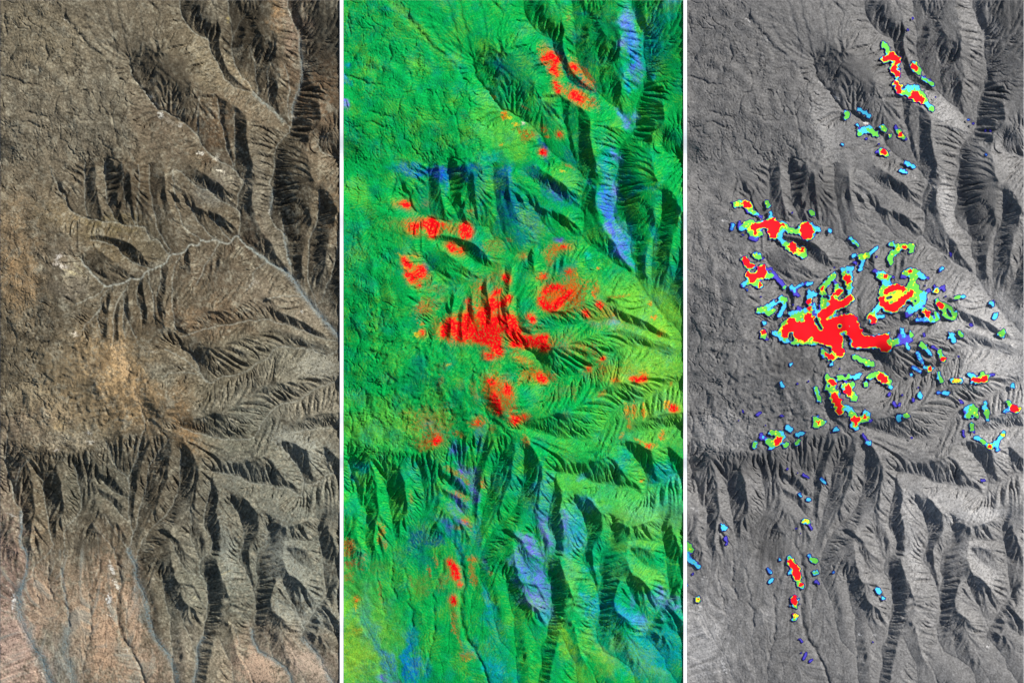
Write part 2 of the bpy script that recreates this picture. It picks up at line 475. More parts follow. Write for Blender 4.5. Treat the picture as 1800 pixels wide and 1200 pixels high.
def line(pts, wob=1.0, seed=0):
    return densify(pts, wob, seed)
def line_dist(q, reach):
    """signed distance (right of travel positive) to a dense line, within reach"""
    x0, x1 = int(max(0, q[:, 0].min()-reach+M)), int(min(NX, q[:, 0].max()+reach+M+1))
    y0, y1 = int(max(0, q[:, 1].min()-reach+M)), int(min(NY, q[:, 1].max()+reach+M+1))
    best = np.full((y1-y0, x1-x0), 1e6, np.float32); sg = np.zeros_like(best)
    bx = XX[y0:y1, x0:x1]; by = YY[y0:y1, x0:x1]
    qq = q[::2]; t = np.gradient(qq, axis=0); t /= np.hypot(t[:, 0], t[:, 1])[:, None]+1e-9
    for p, v in zip(qq, t):
        ax0 = int(max(0, p[0]-reach+M-x0)); ax1 = int(p[0]+reach+M-x0+2); ay0 = int(max(0, p[1]-reach+M-y0)); ay1 = int(p[1]+reach+M-y0+2)
        sx = bx[ay0:ay1, ax0:ax1]-p[0]; sy = by[ay0:ay1, ax0:ax1]-p[1]
        d = np.sqrt(sx*sx+sy*sy); b = best[ay0:ay1, ax0:ax1]; m = d < b
        b[m] = d[m]; sg[ay0:ay1, ax0:ax1][m] = (v[0]*sy - v[1]*sx)[m] >= 0
    return (slice(y0, y1), slice(x0, x1)), best, sg
# scarps: "drop width : line", the ground right of the line of travel stands higher
SCARPS = """
1.8 7:182,0 192,30 200,60 205,90 207,118
1.8 6:205,0 214,40 222,70 226,100
1.3 6:150,20 160,50 178,80
1.5 6:240,0 250,40 248,80
1.3 6:270,10 276,50 272,80
-1.6 6:70,780 90,788 110,792 125,800
-2 6:62,1000 64,1040 72,1075
2.6 8:100,280 112,284 120,296 140,297 165,296 185,292 200,284 216,280 228,285 240,292 256,292
3 9:10,812 35,800 60,795 80,815 105,828 122,818 130,808
-3.0 9:30,378 33,395 37,415 40,442 52,457 54,485 59,512 62,540 58,575
-1.6 7:65,425 70,440 78,457 73,475 80,500 90,525
-2.0 7:120,603 90,615 55,637 25,655 0,668
-2.6 8:8,330 2,318 -5,300
-2.2 6:135,603 139,625 150,655 150,677 158,684
-2.4 6:148,606 156,640 162,655 170,660
-3.2 7:178,685 187,700 188,722 184,740
3.8 9:116,30 135,52 160,82 182,100 205,125 222,146
1.8 9:214,150 222,180 228,222 244,262 254,290
-2.4 8:240,665 233,690 245,712 250,740
-2 6:65,745 70,760 62,775 58,790
-1.8 6:44,742 47,770 54,790
-2.6 8:20,930 12,945 24,965 40,990
-1.6 5:20,1080 28,1095 40,1115
-1.8 6:18,1158 35,1165 55,1166 65,1195
"""
for k, (z, pts) in enumerate(parse(SCARPS, True)):
    q = line(pts, 1.6, 70+k); sls, d, sg = line_dist(q, z[1]*2)
    s = np.where(sg > 0, d, -d); env = np.clip(1-d/(z[1]*2), 0, 1)
    H[sls] += z[0]*-.5*np.tanh(s/max(1.3, z[1]/3.2))*env
# creases in the lava: "depth width : line"
CREASES = """
3.4 4.2:204,975 209,1000 214,1025 207,1045 206,1062 207,1085 209,1105 218,1128 230,1142
2.6 2.6:233,1148 242,1165 248,1185 256,1205
1.7 2.8:175,985 174,998 163,1030 155,1050 160,1085 159,1115 152,1145 145,1175
1.8 2.6:107,1000 110,1025 116,1050 119,1075 122,1100
1.6 1.8:60,995 60,1012 64,1040 72,1078
2 2.5:84,985 85,1020 93,1050
2.4 2:228,105 232,133 245,150 258,165
2.2 2.2:258,165 275,190 298,200 323,214
2.4 2.2:5,133 28,139 45,147 62,149 80,140
2.2 2:0,242 12,228 30,222 50,214 75,222
2 2:44,196 62,201 82,203 97,192 101,168 125,160
2.2 2.6:80,80 82,100 72,112 66,122 56,140
1.6 2:10,115 25,90 45,78 65,72
1.4 2:115,130 117,150 108,165
1.6 2:160,160 166,180 180,190 190,200
1.5 2:125,190 140,210 175,212
1.5 2:105,235 120,255 138,280
1.5 2:172,240 188,262 197,280
1.6 2:190,180 200,220 208,260
1.8 2:8,20 10,45 12,60
1.3 2:30,285 45,260 60,245
1.6 2:10,560 30,590 25,610 10,650
1.6 2:55,640 62,615 85,600
1.6 2:90,530 82,560 60,590
1.4 2:62,540 70,570 50,600
2 2:0,700 15,740 12,760
1.5 2:65,680 90,650 95,625
.7 1.6:72,1075 66,1050 62,1015
.7 1.6:95,1075 70,1105 60,1118
.7 1.6:105,1080 80,1110 66,1130
.7 1.5:135,1070 148,1100 152,1130
.7 1.5:128,1120 138,1150 142,1180
.7 1.5:225,1040 222,1080 228,1120
.7 1.5:165,1150 175,1180 172,1210
.7 1.5:190,1080 182,1120 185,1160
"""
for k, (z, pts) in enumerate(parse(CREASES, True)):
    q = line(pts, 2.2, 170+k); sls, d, sg = line_dist(q, z[1]*3)
    H[sls] -= z[0]*np.exp(-(d/z[1])**2)
# stream beds: a flat thread with small cut banks
bed = np.zeros((NY, NX), np.float32)
for k, (q, zz) in enumerate(streams):
    sls, d, sg = line_dist(q, 6)
    wid = 1.1 + 1.5*(k == 0)
    bed[sls] = np.maximum(bed[sls], np.exp(-(d/wid)**2))
    H[sls] -= .55*np.exp(-(d/(wid*1.2))**2)
cut = inside([(150,935),(235,960),(262,1110),(300,1222),(100,1222),(105,1000)], XX, YY)
for k in (73, 74):
    pass

# the left border is brought to the height of the right border, so that neighbouring models meet
Lc, Rc = M, M+W-1
def edge(c): return H[:, c].copy()
dl = blur1(edge(Lc) - edge(Rc), 45)
t = np.clip(XX/W, 0, 1)
H -= (dl[:, None]*(1-t)).astype(np.float32)
rr = blur1(edge(Rc), 60)
H -= rr[:, None].astype(np.float32)
res = (H[:, Lc]-blur1(H[:, Lc], 12)) - (H[:, Rc]-blur1(H[:, Rc], 12))
resl = H[:, Lc]-blur1(H[:, Rc], 12)
H -= (blur1(resl, 6)[:, None]*np.exp(-np.maximum(XX, 0)/22)).astype(np.float32)

# ------------------------------------------------------------------ survey of the anomaly patches (level, half-width, line)
PATCHES = """
3 2:345,77 353,90
5 1.5:346,105 359,100
5 3:359,98 369,107
3 2:363,115 365,120
5 2.5:363,121 369,130
5 1.7:368,147 373,160
3 2.5:374,162 386,163
2 4:388,155 402,155
5 4:398,167 405,171
5 2.5:403,173 413,176
3 3:410,163 417,175
2 2:420,181 430,190
3 2:429,191 431,192
5 2:398,116 402,121
3 1.5:403,124 408,128
2 1:397,109 400,111
2.6 1.2:414,138 423,143 432,149
1 1.8:396.5,32.5
1 1.6:388,52.5
1 .8:436.5,171
1 1.6:494,211
1 1.6:502.5,217.5
1 1.8:524,230.5
1 1.8:533,230.5
1 2:525,272.5
2 1.7:302.5,192.5 304,194
2 2.2:312,198 319,204
3 2.2:344,224 347,228
3 1.3:356,239
2 2:299.5,219.5
2 4:303,233 319,226
3 2:320,229 333,237
3 1.6:303,236
1 1.5:315,244
5 1:375,236
3 2:371,231 379,241
1 1.8:366,222 367,226
1 1.2:385,245
1 1.2:337,253
5 1:343,267 348,269
3 1.8:341,265 351,271
1 1.8:333,267
2 1.8:385,286 398,293
2 1.6:376,300 384,303
3 1.5:281,199 283,203 280,206
1 1.3:277,196
1 1.3:278,210
2 1.3:273,254
3 3:85,359 92,358
4 .5:88,359
5 1.8:101,358 109,361
3 2:108,366 116,373
2 1.2:118,375 124,377
1 1.3:124,377 131,382
1 1.8:103,369 108,373
3 1.3:140,356 142,362
1 1.2:184,374
3 1.5:218,372 221,376
1.5 2.2:80,395 79,402
2 1.4:250,404 252,407
2.2 1.4:287,418 292,424 300,431
5 2.2:115,399 130,396 146,391
5 6:148,393 152,405
5 3:148,405 152,414
5 2.5:153,400 160,396
3 4:104,395 112,393
2 3:95,402 103,397
3 3:110,405 118,412 128,410
5 .7:119,410
1 3:112,418 122,421
2 1.4:147,374 147,384
3 3:163,395 174,400
5 .8:169,395
3 2.5:178,404 192,407
2 2.5:166,408 163,418
5 9:209,403 211,409
2 2.5:222,400 231,404
2 2:163,420 170,426
3 3.5:174,430 190,440 205,448
5 3.5:184,433 187,438
4 1.5:195,443
5 1.3:203,439
1 2:92,390 91,398
1 1.6:98,413
3 2.5:119,449 126,451
1 2.2:128,452 132,454
5 2.5:102,457 105,463
5 2:105,464 113,468
5 4:132,473 132,482
5 3.5:131,483 116,484
5 2.5:109,482 115,492
3 3:110,495 128,500
5 .9:128,501
2 2.5:99,501 103,497
3 2:140,486 148,484
1 2:143,473 147,472
1 3:152,480 162,493 172,505
3 .8:171,505
2 2:183,505 189,511
1 2.5:188,515 196,519
1.5 1.6:192,505 202,500
2 1.7:211,499 217,498
1 1.8:105,510
1 .9:129,522
3 3:127,545 136,543
2 3:138,541 155,531 168,524
3 2:167,524 172,527
3 1.8:142,552 152,545
2 2:172,532 168,545 162,554
1 1:186,536
1 2.2:194,541 198,543
2 1.5:134,567 136,568
5 .9:134,584
3 2.5:134,588 134,592
1 2:141,596
1 .8:259,470
1 1.8:293,461 297,463
3 2.5:258,484 246,497 238,506
5 .6:237,507
2 2.5:215,513 224,518
2 1.8:214,521 213,530
5 1.2:214,530
5 1.4:216,543
3 3:238,512 243,524 238,537
5 2.2:268,511 263,516
3 2:263,503 262,518
1 2.2:250,493 258,493 262,500
5 3.2:281,488 283,492
2 2.5:273,474 289,472
2 2.2:288,480 287,505 284,518
3 2:277,480 284,505
2 2.2:225,535 229,548
5 4:255,528 263,537
5 3:263,537 276,533 286,524
5 5:238,554 252,546
5 6:184,567 187,575
5 3:172,577 172,589
5 9:200,577 225,584
5 11:258,572 285,566
5 10:288,572 294,584
5 5:213,558 216,568
5 6:240,570 236,585
5 9:232,590 262,598
5 6:195,586 205,592
5 7:258,600 263,606
5 4:262,612 269,620
3 3:165,582 172,570 188,558 204,553
2 2.2:152,585 160,588
2 2.5:165,594 175,599
2 2:180,550 200,548 208,544
3 3:190,600 225,600
5 2.5:297,592 310,595 326,597
5 3:330,597 350,593
5 5:308,603 335,602 350,610
5 2.5:294,605 308,605
3 3:355,606 368,600
1 3:372,604 382,600
1.5 3:377,580 381,590
1 3.5:374,590 393,597
3 1.2:393,585 394,589
1 1.5:416.5,586 416.5,590
2 3:463,588 468,597
3 1:479,584 482,590
1 1.7:498,570 501,572
3 3.2:552,587 555,584
1 2:557,592
2 2.5:540,557 543,553
2 2.3:535,532 538,535
1.7 1.8:486,521
2.6 1.3:472,523 477,522
1 1:454,521
1 3.4:449,505 451,509
4 1.2:437,511 439,510
1 1.5:434,502
1 .7:418,502
1.5 1.6:445,474 449,471
1 1.7:462,445 464,449
5 .8:349,486
3 3:340,486 352,488
3.6 4:350,525 362,522 374,519
2 3:336,482 344,480
1.6 2.6:345,496 354,496
1 1.8:363,487
1 1.8:328,476 330,474
3 2.5:370,433 380,433 395,433
3 1.5:395,433 394,442
3 2:359,429
5 .6:382,434
4 .8:371,437
3 2.5:370,440 361,446 357,452
3 1.7:357,452 358,462
4 1:312,451
3 2.3:305,451 318,449
2 1.4:322,445 333,436
2 1.7:309,460 304,474
2 2:293,449
1 1.2:333,451
5 2.4:350,512 358,508 366,505
5 1.5:370,504 380,508
5 3:342,526 346,536
5 4.6:352,539 364,541
5 3.4:364,539 376,531
5 2.3:378,527 393,516
3 5:396,498 403,510 400,528
3 4:385,512 392,505
3 3:384,480 400,477
5 1:392,476
1 3:379,486 383,486
2 3:408,480 415,487
1 2:415,488 424,489
3 3:397,490 400,486
2 6:415,519 412,530
2 5:405,538 392,545
1 3:423,512 425,510
3 2.5:345,504 341,514
2 3:330,547 337,539
3 2.5:320,556 326,553
5 2:323,557 328,563
2 1.5:336,556 345,556
1 2:385,550 386,556
1 2:396,547 392,554
1.5 2:403,562 420,562 428,563
5 1:420,547 424,554
3 2:417,544 424,551 428,562
2.5 1.2:436,550 441,560 436,563
5 1.2:443,533 447,539
3 1.2:440,528 448,541 455,555 466,559
3 1.7:453,535 463,543 471,552 470,558
1 .9:404,554
2 2:386,606 389,612
3 1.8:412,604 418,610
2 1.2:420,613 429,623
1 2:431,609 438,613
2.5 1.8:444,617 447,627
5 .8:450,631
1.5 1.8:405,620 410,630 413,637
1.5 1.5:397,645 404,650 410,653
5 1:427,648
2 1.8:418,646
1 1.2:434,646
2 1.1:394,658
2 1.3:469,600
1 1.3:477,626
2.4 1.4:442,656 444,664 447,670
4 1:470,669 477,669
2 3:467,669 481,669
5 1.6:504,667 512,668
5 2.2:521,667 524,665
3 2.5:505,669 527,663
2 2:496,658 504,661
3 2:519,657 522,660
1 2:533,659 539,658
2 1.7:572,676 573,679
1.5 1.8:442,690
2 2.2:452,690 457,691
2 2.2:409,692 410,697
1 1:406,681
1 1.6:397.5,701 397.5,705
1 1:378,694
1 1.8:356,691 355,694
1 1.8:363,707 366,714
1 1.5:374,709 373,713
2 2.5:372,732 372,737
3 1.8:384,730 387,730
1 1.3:395,769
2 2.6:318,778 320,779
1 1.7:309,763 315,773
2.5 1.8:314,674 315,677
3 2:320,663 330,657
5 3.6:341,662 347,667
3 2.5:337,656 350,664 355,673
2 1.5:356,677 358,681
2 2.6:295,663 302,659
3 3:317,637 325,640
3 1.7:294,627 308,634
1 1.7:480,704 484,708
2 3.5:492,719 500,714
3 2:498,721 502,715
3 2.5:493,731 496,729
3 2.5:506,720 508,731
1 2:488,720 489,727
2 2.2:524,708 522,718
3 2.2:526,722 527,732
2 1.5:528,738
3 1.7:500,747 501,753
1 1.8:503,757 505,759
1 1.2:485,757 487,767
3 2:565,708 568,713
5 2.3:572,716 579,719
1.5 2.2:559,723 565,719
2 2:507,769 515,771
3 1.3:517,774 522,777
5 .9:532,784
3 1.7:530,784 534,786
2 2:539,781 548,774
1.5 2:545,783 545,790
2 1.7:549,772 556,760
4 .7:555,764
1 2:518,844 522,844
3 2.3:239,618 243,624
5 1:244,623
5 2:251,627 255,628
1 1.2:236,612
2 1.4:254,640.5
1 .8:268,648
2 1.2:182,640
1.7 1.7:165,673 168,679
1 1.3:194,674
1 1:213,670
2.3 1.6:226,682 229,693 234,704
1 2.2:98,723
1 2:123,729 128,725
1 1.5:165,730 168,731
1 .8:90.5,739
1 .8:138,747
1 .3:252,760
2 2.4:261,754 264,754
1.7 3:177,751 182,756
1.7 2.3:193,764 203,761
2.8 1.2:193,779 196,775
5 .9:231,743
3 3.6:226,737 228,746 236,742
1 1.2:244,741
5 2.5:157,777 161,772
3 3.6:144,776 155,779
3 2:148,760 158,761 164,768
2 3:164,761 168,768
3 1.6:172,783 176,780
2 2:146,787 150,784
1 3:130,763 131,771
2 1.2:134,768
1.5 2:140,773 146,774
2.3 2:119,779 118,785
3 2.4:246,662 250,671
5 2:253,670 257,673
3 2.4:268,664 281,662
2 1.7:284,662 300,663
3 4:249,681 262,689
5 4:259,697 265,707
5 2.2:269,716 269,723
3 5:262,708 268,722
5 3.4:282,682 284,689
3 4:284,689 294,699
3 2.5:276,678 290,676
2 3.2:280,716 289,723
3 3.5:288,727 299,737
5 1.7:293,736 300,737
5 .8:296,745
2 2.6:290,748 298,752
3 3.2:303,737 316,735
5 1.3:313,732
2 2.6:314,724 318,728
1 2.5:322,739
1 1.4:176,824
1 .6:194,831
1 1.8:204,834 213,839
1.5 1.8:236,841 242,848
1.5 1.4:197,868 200,871
2 1.5:212,877 214,878
2 2.8:63,925 66,928
1 1.4:59,920
1 2.2:68,943 69,955
4 1.5:208,915 211,916
1 1.7:215,922 219,929
1 1.6:192,928
1 .6:199,937
3 2.8:1,957 6,966
2 2.2:0,975 4,985 12,988 20,996
1 1.8:10,1008
2 1:-1,1028
4 1:18.5,1052 18.5,1054
1.7 1.6:163,983
1.5 1.2:142,999 147,1006
1.8 1.8:149,1018 146,1022
2.5 1.4:179,979 182,988
5 1.8:182,986 190,1000
5 3.2:190,998 194,1014
3 2:196,1020 198,1025
5 .8:200,1028
2 1.7:181,1006 186,1003
2.4 1.2:203,1031
1.5 1.5:214,976 217,979
3 1.8:219,982 226,985
2.2 2.4:224,1006 228,1006
1 1.8:226,1020 231,1025
1.3 1.5:257,1005
5 2:188,1052 189,1059
3 1.4:190,1064 191,1066
4 1.3:189,1081 190,1083
3 1.3:188,1087
1 1.7:198,1123 202,1127
1 1.1:200,1147
1 1.8:209,1148 205,1157
1 1.7:215,1162 219,1159
1.7 2.6:335,1035 337,1041
2 1.2:343,1049 345,1051
1 1.2:326,1128
"""
HOLES = """
2.2:134,382
3:113,476 118,476
2.8:156,529 159,526
3.2:255,497 257,503
3:226,528 230,542
2.6:241,521 246,521 248,524
2.4:228,565 235,577
1.8:272,545
2.2:268,573
2.2:276,520 280,517
1.2:352,524 358,522
2:457,544 463,555
2.6:268,677 264,683
1.8:249,678
1.8:282,727
1.6:401,529
1.6:396,537
3:278,660
2.6:275,705 283,708
1.5:501,731
"""
def seg_dist(x, y, pts):
    d = None
    pts = [tuple(p) for p in pts]
    if len(pts) == 1: pts = pts*2
    for (ax, ay), (bx, by) in zip(pts[:-1], pts[1:]):
        vx, vy = bx-ax, by-ay; L = vx*vx+vy*vy+1e-9
        t = np.clip(((x-ax)*vx+(y-ay)*vy)/L, 0, 1)
        e = np.hypot(x-ax-t*vx, y-ay-t*vy); d = e if d is None else np.minimum(d, e)
    return d
SS = 2                                              # half-cell raster for the patches
PW, PH = 592*SS, Ht*SS
F = np.zeros((PH, PW), np.float32)
PX = (np.arange(PW)+.5)/SS; PY = (np.arange(PH)+.5)/SS
pn1 = np.repeat(np.repeat(fft_noise(9, 61)[M:M+Ht, M:M+592], SS, 0), SS, 1)
pn2 = np.repeat(np.repeat(fft_noise(5, 62)[M:M+Ht, M:M+592], SS, 0), SS, 1)
pn1 = blur(pn1, 1); pn2 = blur(pn2, 1)
def window(pts, reach):
    p = np.array(pts); x0 = int(max(0, (p[:, 0].min()-reach)*SS)); x1 = int(min(PW, (p[:, 0].max()+reach)*SS+1))
    y0 = int(max(0, (p[:, 1].min()-reach)*SS)); y1 = int(min(PH, (p[:, 1].max()+reach)*SS+1))
    return x0, x1, y0, y1
FALL = .85
for z, pts in parse(PATCHES, True):
    lv, r = z
    x0, x1, y0, y1 = window(pts, r+lv*FALL+5)
    if x1 <= x0 or y1 <= y0: continue
    gx, gy = np.meshgrid(PX[x0:x1], PY[y0:y1])
    k = min(1, (r+lv)/6)
    gx = gx + (pn1[y0:y1, x0:x1]*1.2+pn2[y0:y1, x0:x1]*.5)*k; gy = gy + (pn2[y0:y1, x0:x1]*.9-pn1[y0:y1, x0:x1]*.7)*k
    FALL = .62 if lv >= 3 else .85
    d = seg_dist(gx, gy, pts) - r - (.45+.38*lv if lv >= 3 else .35+.22*lv if lv > 1.2 else 0)
    f = np.minimum(lv+(.1 if lv < 3 else .35), lv - d/FALL) + .26*k*pn2[y0:y1, x0:x1]
    f = np.where(lv - d/FALL > -1.5, f, 0)
    F[y0:y1, x0:x1] = np.maximum(F[y0:y1, x0:x1], f)
def morph(a, n, fn):
    for i in range(n):
        P = np.pad(a, 1, mode='edge')
        v = [P[1:-1, 1:-1], P[:-2, 1:-1], P[2:, 1:-1], P[1:-1, :-2], P[1:-1, 2:]]
        if i % 2: v += [P[:-2, :-2], P[2:, 2:], P[:-2, 2:], P[2:, :-2]]
        a = fn.reduce(v)
    return a
F = np.maximum(F, blur(morph(morph(F, 3, np.maximum), 3, np.minimum), .8))
for z, pts in parse(HOLES, True):
    r = z[0]; x0, x1, y0, y1 = window(pts, r+7)
    gx, gy = np.meshgrid(PX[x0:x1], PY[y0:y1])
    d = seg_dist(gx+pn2[y0:y1, x0:x1]*.5, gy, pts)
    F[y0:y1, x0:x1] = np.minimum(F[y0:y1, x0:x1], np.maximum(0, (d-r*.55)*1.5))
F[:, 0:1] = np.minimum(F[:, 0:1], 9)

# ------------------------------------------------------------------ colour of the ground
def srgb(r, g, b):
    c = np.array([r, g, b], float)/255
    return np.where(c <= .04045, c/12.92, ((c+.055)/1.055)**2.4).astype(np.float32)
def blobs(base, txt, wob=1.0):
    """soft-edged patches of ground colour: "x y rx ry angle strength r g b" (display values)"""
    C = np.empty((NY, NX, 3), np.float32); C[:] = base
    for ln in txt.strip().split('\n'):
        x, y, rx, ry, a, s, r, g, b = [float(v) for v in ln.split()]
        R = max(rx, ry)*2.2+12
        x0, x1 = int(max(0, x-R+M)), int(min(NX, x+R+M)); y0, y1 = int(max(0, y-R+M)), int(min(NY, y+R+M))
        if x1 <= x0 or y1 <= y0: continue
        sl_ = (slice(y0, y1), slice(x0, x1))
        k = min(1.0, min(rx, ry)/14)*wob
        dx = XX[sl_]+wx[sl_]*k*1.6-x; dy = YY[sl_]+wy[sl_]*k*1.6-y
        c_, s_ = math.cos(math.radians(a)), math.sin(math.radians(a))
        u = (dx*c_+dy*s_)/rx; v = (-dx*s_+dy*c_)/ry
        w = s*np.exp(-(u*u+v*v)**1.3*.8) * np.clip(.85+.22*cn[sl_], 0, 1.3)
        w = np.clip(w, 0, 1)[..., None]
        C[sl_] = C[sl_]*(1-w) + w*srgb(r, g, b)
    return C
cn = fft_noise(11, 51)*.6 + fft_noise(5, 52)*.5
g1 = fft_noise(2.6, 53); g2 = fft_noise(6, 54); g3 = fft_noise(18, 55)

NAT = """
110 130 170 190 0 .8 128 117 95
60 60 90 60 20 .6 140 126 96
180 200 60 90 0 .5 120 112 92
50 250 90 60 0 .5 138 126 102
275 215 42 60 -30 .75 118 102 80
300 255 45 40 0 .6 124 108 84
230 320 90 40 10 .8 110 94 70
60 340 60 50 0 .7 126 110 84
110 385 45 22 10 .7 140 120 82
20 440 40 60 0 .8 150 122 84
35 510 30 60 0 .8 150 124 84
15 385 30 30 0 .6 150 126 90
20 560 30 40 0 .5 140 122 90
60 640 70 40 -20 .6 130 116 88
190 640 60 60 20 .85 160 130 84
120 700 80 60 0 .85 156 132 92
200 660 20 45 10 .8 190 154 100
250 700 30 60 -25 .8 162 130 84
160 620 25 22 0 .7 158 132 90
225 725 40 40 0 .7 160 130 84
60 750 60 30 0 .75 150 130 104
140 760 70 22 0 .7 150 134 100
270 620 50 30 10 .5 140 120 84
290 650 24 24 0 .8 128 126 108
240 560 60 30 0 .5 120 98 66
330 560 60 22 10 .7 132 106 74
400 540 60 40 -15 .7 132 108 78
430 500 40 30 -30 .6 120 106 84
480 520 50 34 40 .8 142 128 104
545 560 40 40 30 .75 150 136 112
350 470 60 40 0 .7 118 100 76
260 540 40 50 0 .6 96 86 68
330 630 90 30 10 .7 124 110 84
460 620 70 30 0 .8 128 122 98
540 640 70 50 0 .9 134 130 110
350 690 70 40 -20 .8 118 112 90
450 720 60 40 -30 .8 118 120 106
550 720 60 60 0 .9 146 138 116
460 790 80 60 20 .9 122 122 106
400 770 80 40 0 .8 114 112 92
560 820 50 60 0 .9 142 142 124
330 760 22 50 -30 .75 150 114 66
315 700 30 30 0 .5 140 108 66
430 860 90 50 10 .9 118 118 102
540 890 80 50 0 .9 132 132 114
480 980 110 90 0 .95 116 118 104
380 1020 80 90 0 .9 118 120 104
560 1020 60 90 0 .95 126 128 112
540 1080 60 40 0 .9 136 140 128
330 930 40 80 0 .8 112 108 92
200 850 50 60 0 .8 104 104 88
270 830 40 60 0 .6 104 92 72
130 860 30 60 0 .7 100 100 84
70 860 30 60 0 .6 112 98 74
10 880 28 90 0 .8 134 116 96
15 1000 40 70 0 .85 160 130 112
60 940 14 36 0 .7 158 134 98
30 1130 60 90 0 .95 178 144 124
20 1060 40 40 0 .8 150 122 104
10 1190 80 40 0 .8 184 152 128
80 1060 40 80 0 .9 160 132 102
140 1100 40 110 0 .9 162 134 104
130 985 60 30 0 .6 118 108 88
185 1080 24 110 0 .95 172 138 104
235 1080 24 90 -8 .95 168 138 106
210 1170 60 40 0 .9 174 142 110
270 1180 40 40 20 .9 166 138 110
140 1000 30 20 0 .7 140 118 92
330 1060 40 60 0 .7 126 124 104
330 1150 40 60 0 .85 146 134 112
390 1160 44 50 0 .9 150 138 112
450 1170 44 46 30 .95 172 142 114
520 1170 60 50 30 .95 164 142 118
570 1180 40 30 30 .9 160 142 120
480 1120 40 30 0 .8 146 132 110
100 1130 30 40 0 .6 146 138 118
110 1170 30 40 0 .6 124 132 124
420 60 90 70 0 .8 96 84 64
400 20 60 40 0 .6 112 104 86
520 60 24 60 0 .9 148 124 100
485 20 12 30 0 .8 160 124 78
520 160 30 60 0 .8 120 98 72
450 190 50 30 40 .8 132 116 90
370 110 30 60 -40 .8 144 130 100
430 140 14 26 -40 .85 164 142 104
380 230 40 60 0 .8 118 92 62
580 60 30 60 0 .6 92 90 78
570 190 30 90 0 .9 132 102 70
580 280 40 60 0 .9 128 112 88
460 320 24 60 0 .9 128 120 102
480 420 24 50 -30 .9 136 128 108
440 420 30 40 0 .8 100 82 62
520 370 40 90 0 .8 88 78 60
545 400 10 90 8 .7 128 112 86
588 380 16 60 0 .8 130 104 70
570 470 24 60 0 .7 100 96 84
330 370 70 50 0 .8 118 104 80
370 345 30 14 20 .7 122 120 108
390 310 30 24 30 .8 120 112 96
130 500 30 30 0 .7 116 110 96
120 450 40 50 0 .6 138 122 98
160 455 40 40 0 .6 112 98 72
200 430 60 22 15 .7 122 104 70
265 430 40 22 20 .8 108 98 74
200 395 60 14 0 .7 130 114 70
240 320 30 50 0 .6 104 86 62
"""
WHITE = """
104 449 9 5 -45 .9 232 222 206
98 460 5 12 20 .7 214 200 180
110 466 12 6 30 .8 222 212 196
128 480 20 4 20 .6 210 196 150
120 485 20 5 -35 .6 196 184 150
125 455 26 3 40 .45 180 172 150
138 470 22 3 45 .45 186 178 140
133 590 5 5 0 .95 240 226 200
137 578 6 4 60 .6 210 190 150
160 777 7 4 0 .8 220 214 196
155 760 7 4 -20 .6 206 202 188
100 790 8 3 0 .5 200 190 180
117 36 12 2 48 .8 216 206 180
145 70 14 2.5 45 .6 196 182 150
180 100 22 1.6 45 .55 178 166 134
245 148 14 2.2 35 .7 206 196 168
266 170 7 3.5 45 .9 232 226 206
275 185 9 4 60 .6 206 202 182
283 203 7 5 30 .95 236 232 214
300 212 16 6 30 .5 170 160 140
318 220 6 4 0 .8 214 208 190
352 268 10 4 15 .95 244 236 214
345 245 7 14 20 .4 168 158 134
382 278 8 5 30 .8 220 210 186
388 303 10 4 20 .9 240 230 204
404 311 10 3 35 .6 200 186 154
509 26 2.2 9 0 .8 232 222 196
515 205 4 4 0 .7 224 214 190
405 110 3 6 0 .6 212 198 160
400 34 3 9 0 .5 190 172 110
350 100 5 3 40 .5 186 174 140
338 431 4 3 0 .8 224 214 186
378 422 4 2 0 .7 220 210 186
475 373 3 5 0 .6 200 190 170
531 548 4 3 0 .9 236 230 214
543 580 4 4 0 .7 220 210 190
445 500 14 6 -50 .5 188 182 164
478 702 5 3 60 .8 226 206 180
407 738 6 4 0 .5 200 192 170
195 650 12 3 20 .5 190 176 140
270 618 9 4 20 .5 186 180 160
236 784 3 5 0 .6 190 196 176
192 988 3 5 -15 .8 226 216 190
197 1001 5 12 -30 .95 244 240 224
201 1021 4 6 -10 .9 240 234 214
208 1031 5 9 -20 .9 240 234 214
192 1053 5 11 -5 .97 250 246 232
194 1066 4 5 0 .85 236 226 200
193 1080 6 3 0 .9 238 228 206
223 1142 2.5 5 0 .8 232 224 206
215 1160 8 10 0 .6 196 180 152
24 1052 4 16 0 .97 248 244 232
23 1067 3 6 0 .9 240 234 220
33 1018 3 12 0 .6 214 200 176
18 1035 5 2 40 .8 226 216 198
27 1080 6 2 30 .6 206 190 166
65 1165 4 9 -10 .7 230 214 190
73 1182 4 14 -25 .8 236 220 196
38 912 4 8 10 .6 196 190 176
22 905 10 2.5 20 .7 206 200 186
30 930 2.5 10 0 .6 196 184 160
35 824 2 8 30 .6 190 184 160
222 992 10 12 0 .5 170 166 146
237 1034 3 6 0 .6 208 204 186
246 1092 2 3 0 .6 200 196 170
343 1050 4 6 -30 .6 206 196 160
312 1115 5 3 0 .8 226 212 184
335 1115 6 3 0 .6 200 190 160
405 1096 10 3 30 .6 204 190 156
398 1005 14 1.6 -15 .6 206 190 140
543 941 8 5 0 .6 206 196 166
420 942 5 3 0 .5 196 176 136
60 740 14 10 0 .4 188 170 130
105 745 12 12 0 .5 196 170 120
20 395 8 5 0 .6 190 172 138
22 470 8 14 0 .5 190 150 104
"""
natural = blobs(srgb(110, 98, 76), NAT)
tn = np.clip(.10+.20*warp(fft_noise(34, 161, .8))+.18*fft_noise(9, 162, .7), 0, .8)[..., None]
natural = natural*(1-tn)+tn*srgb(150, 142, 118)
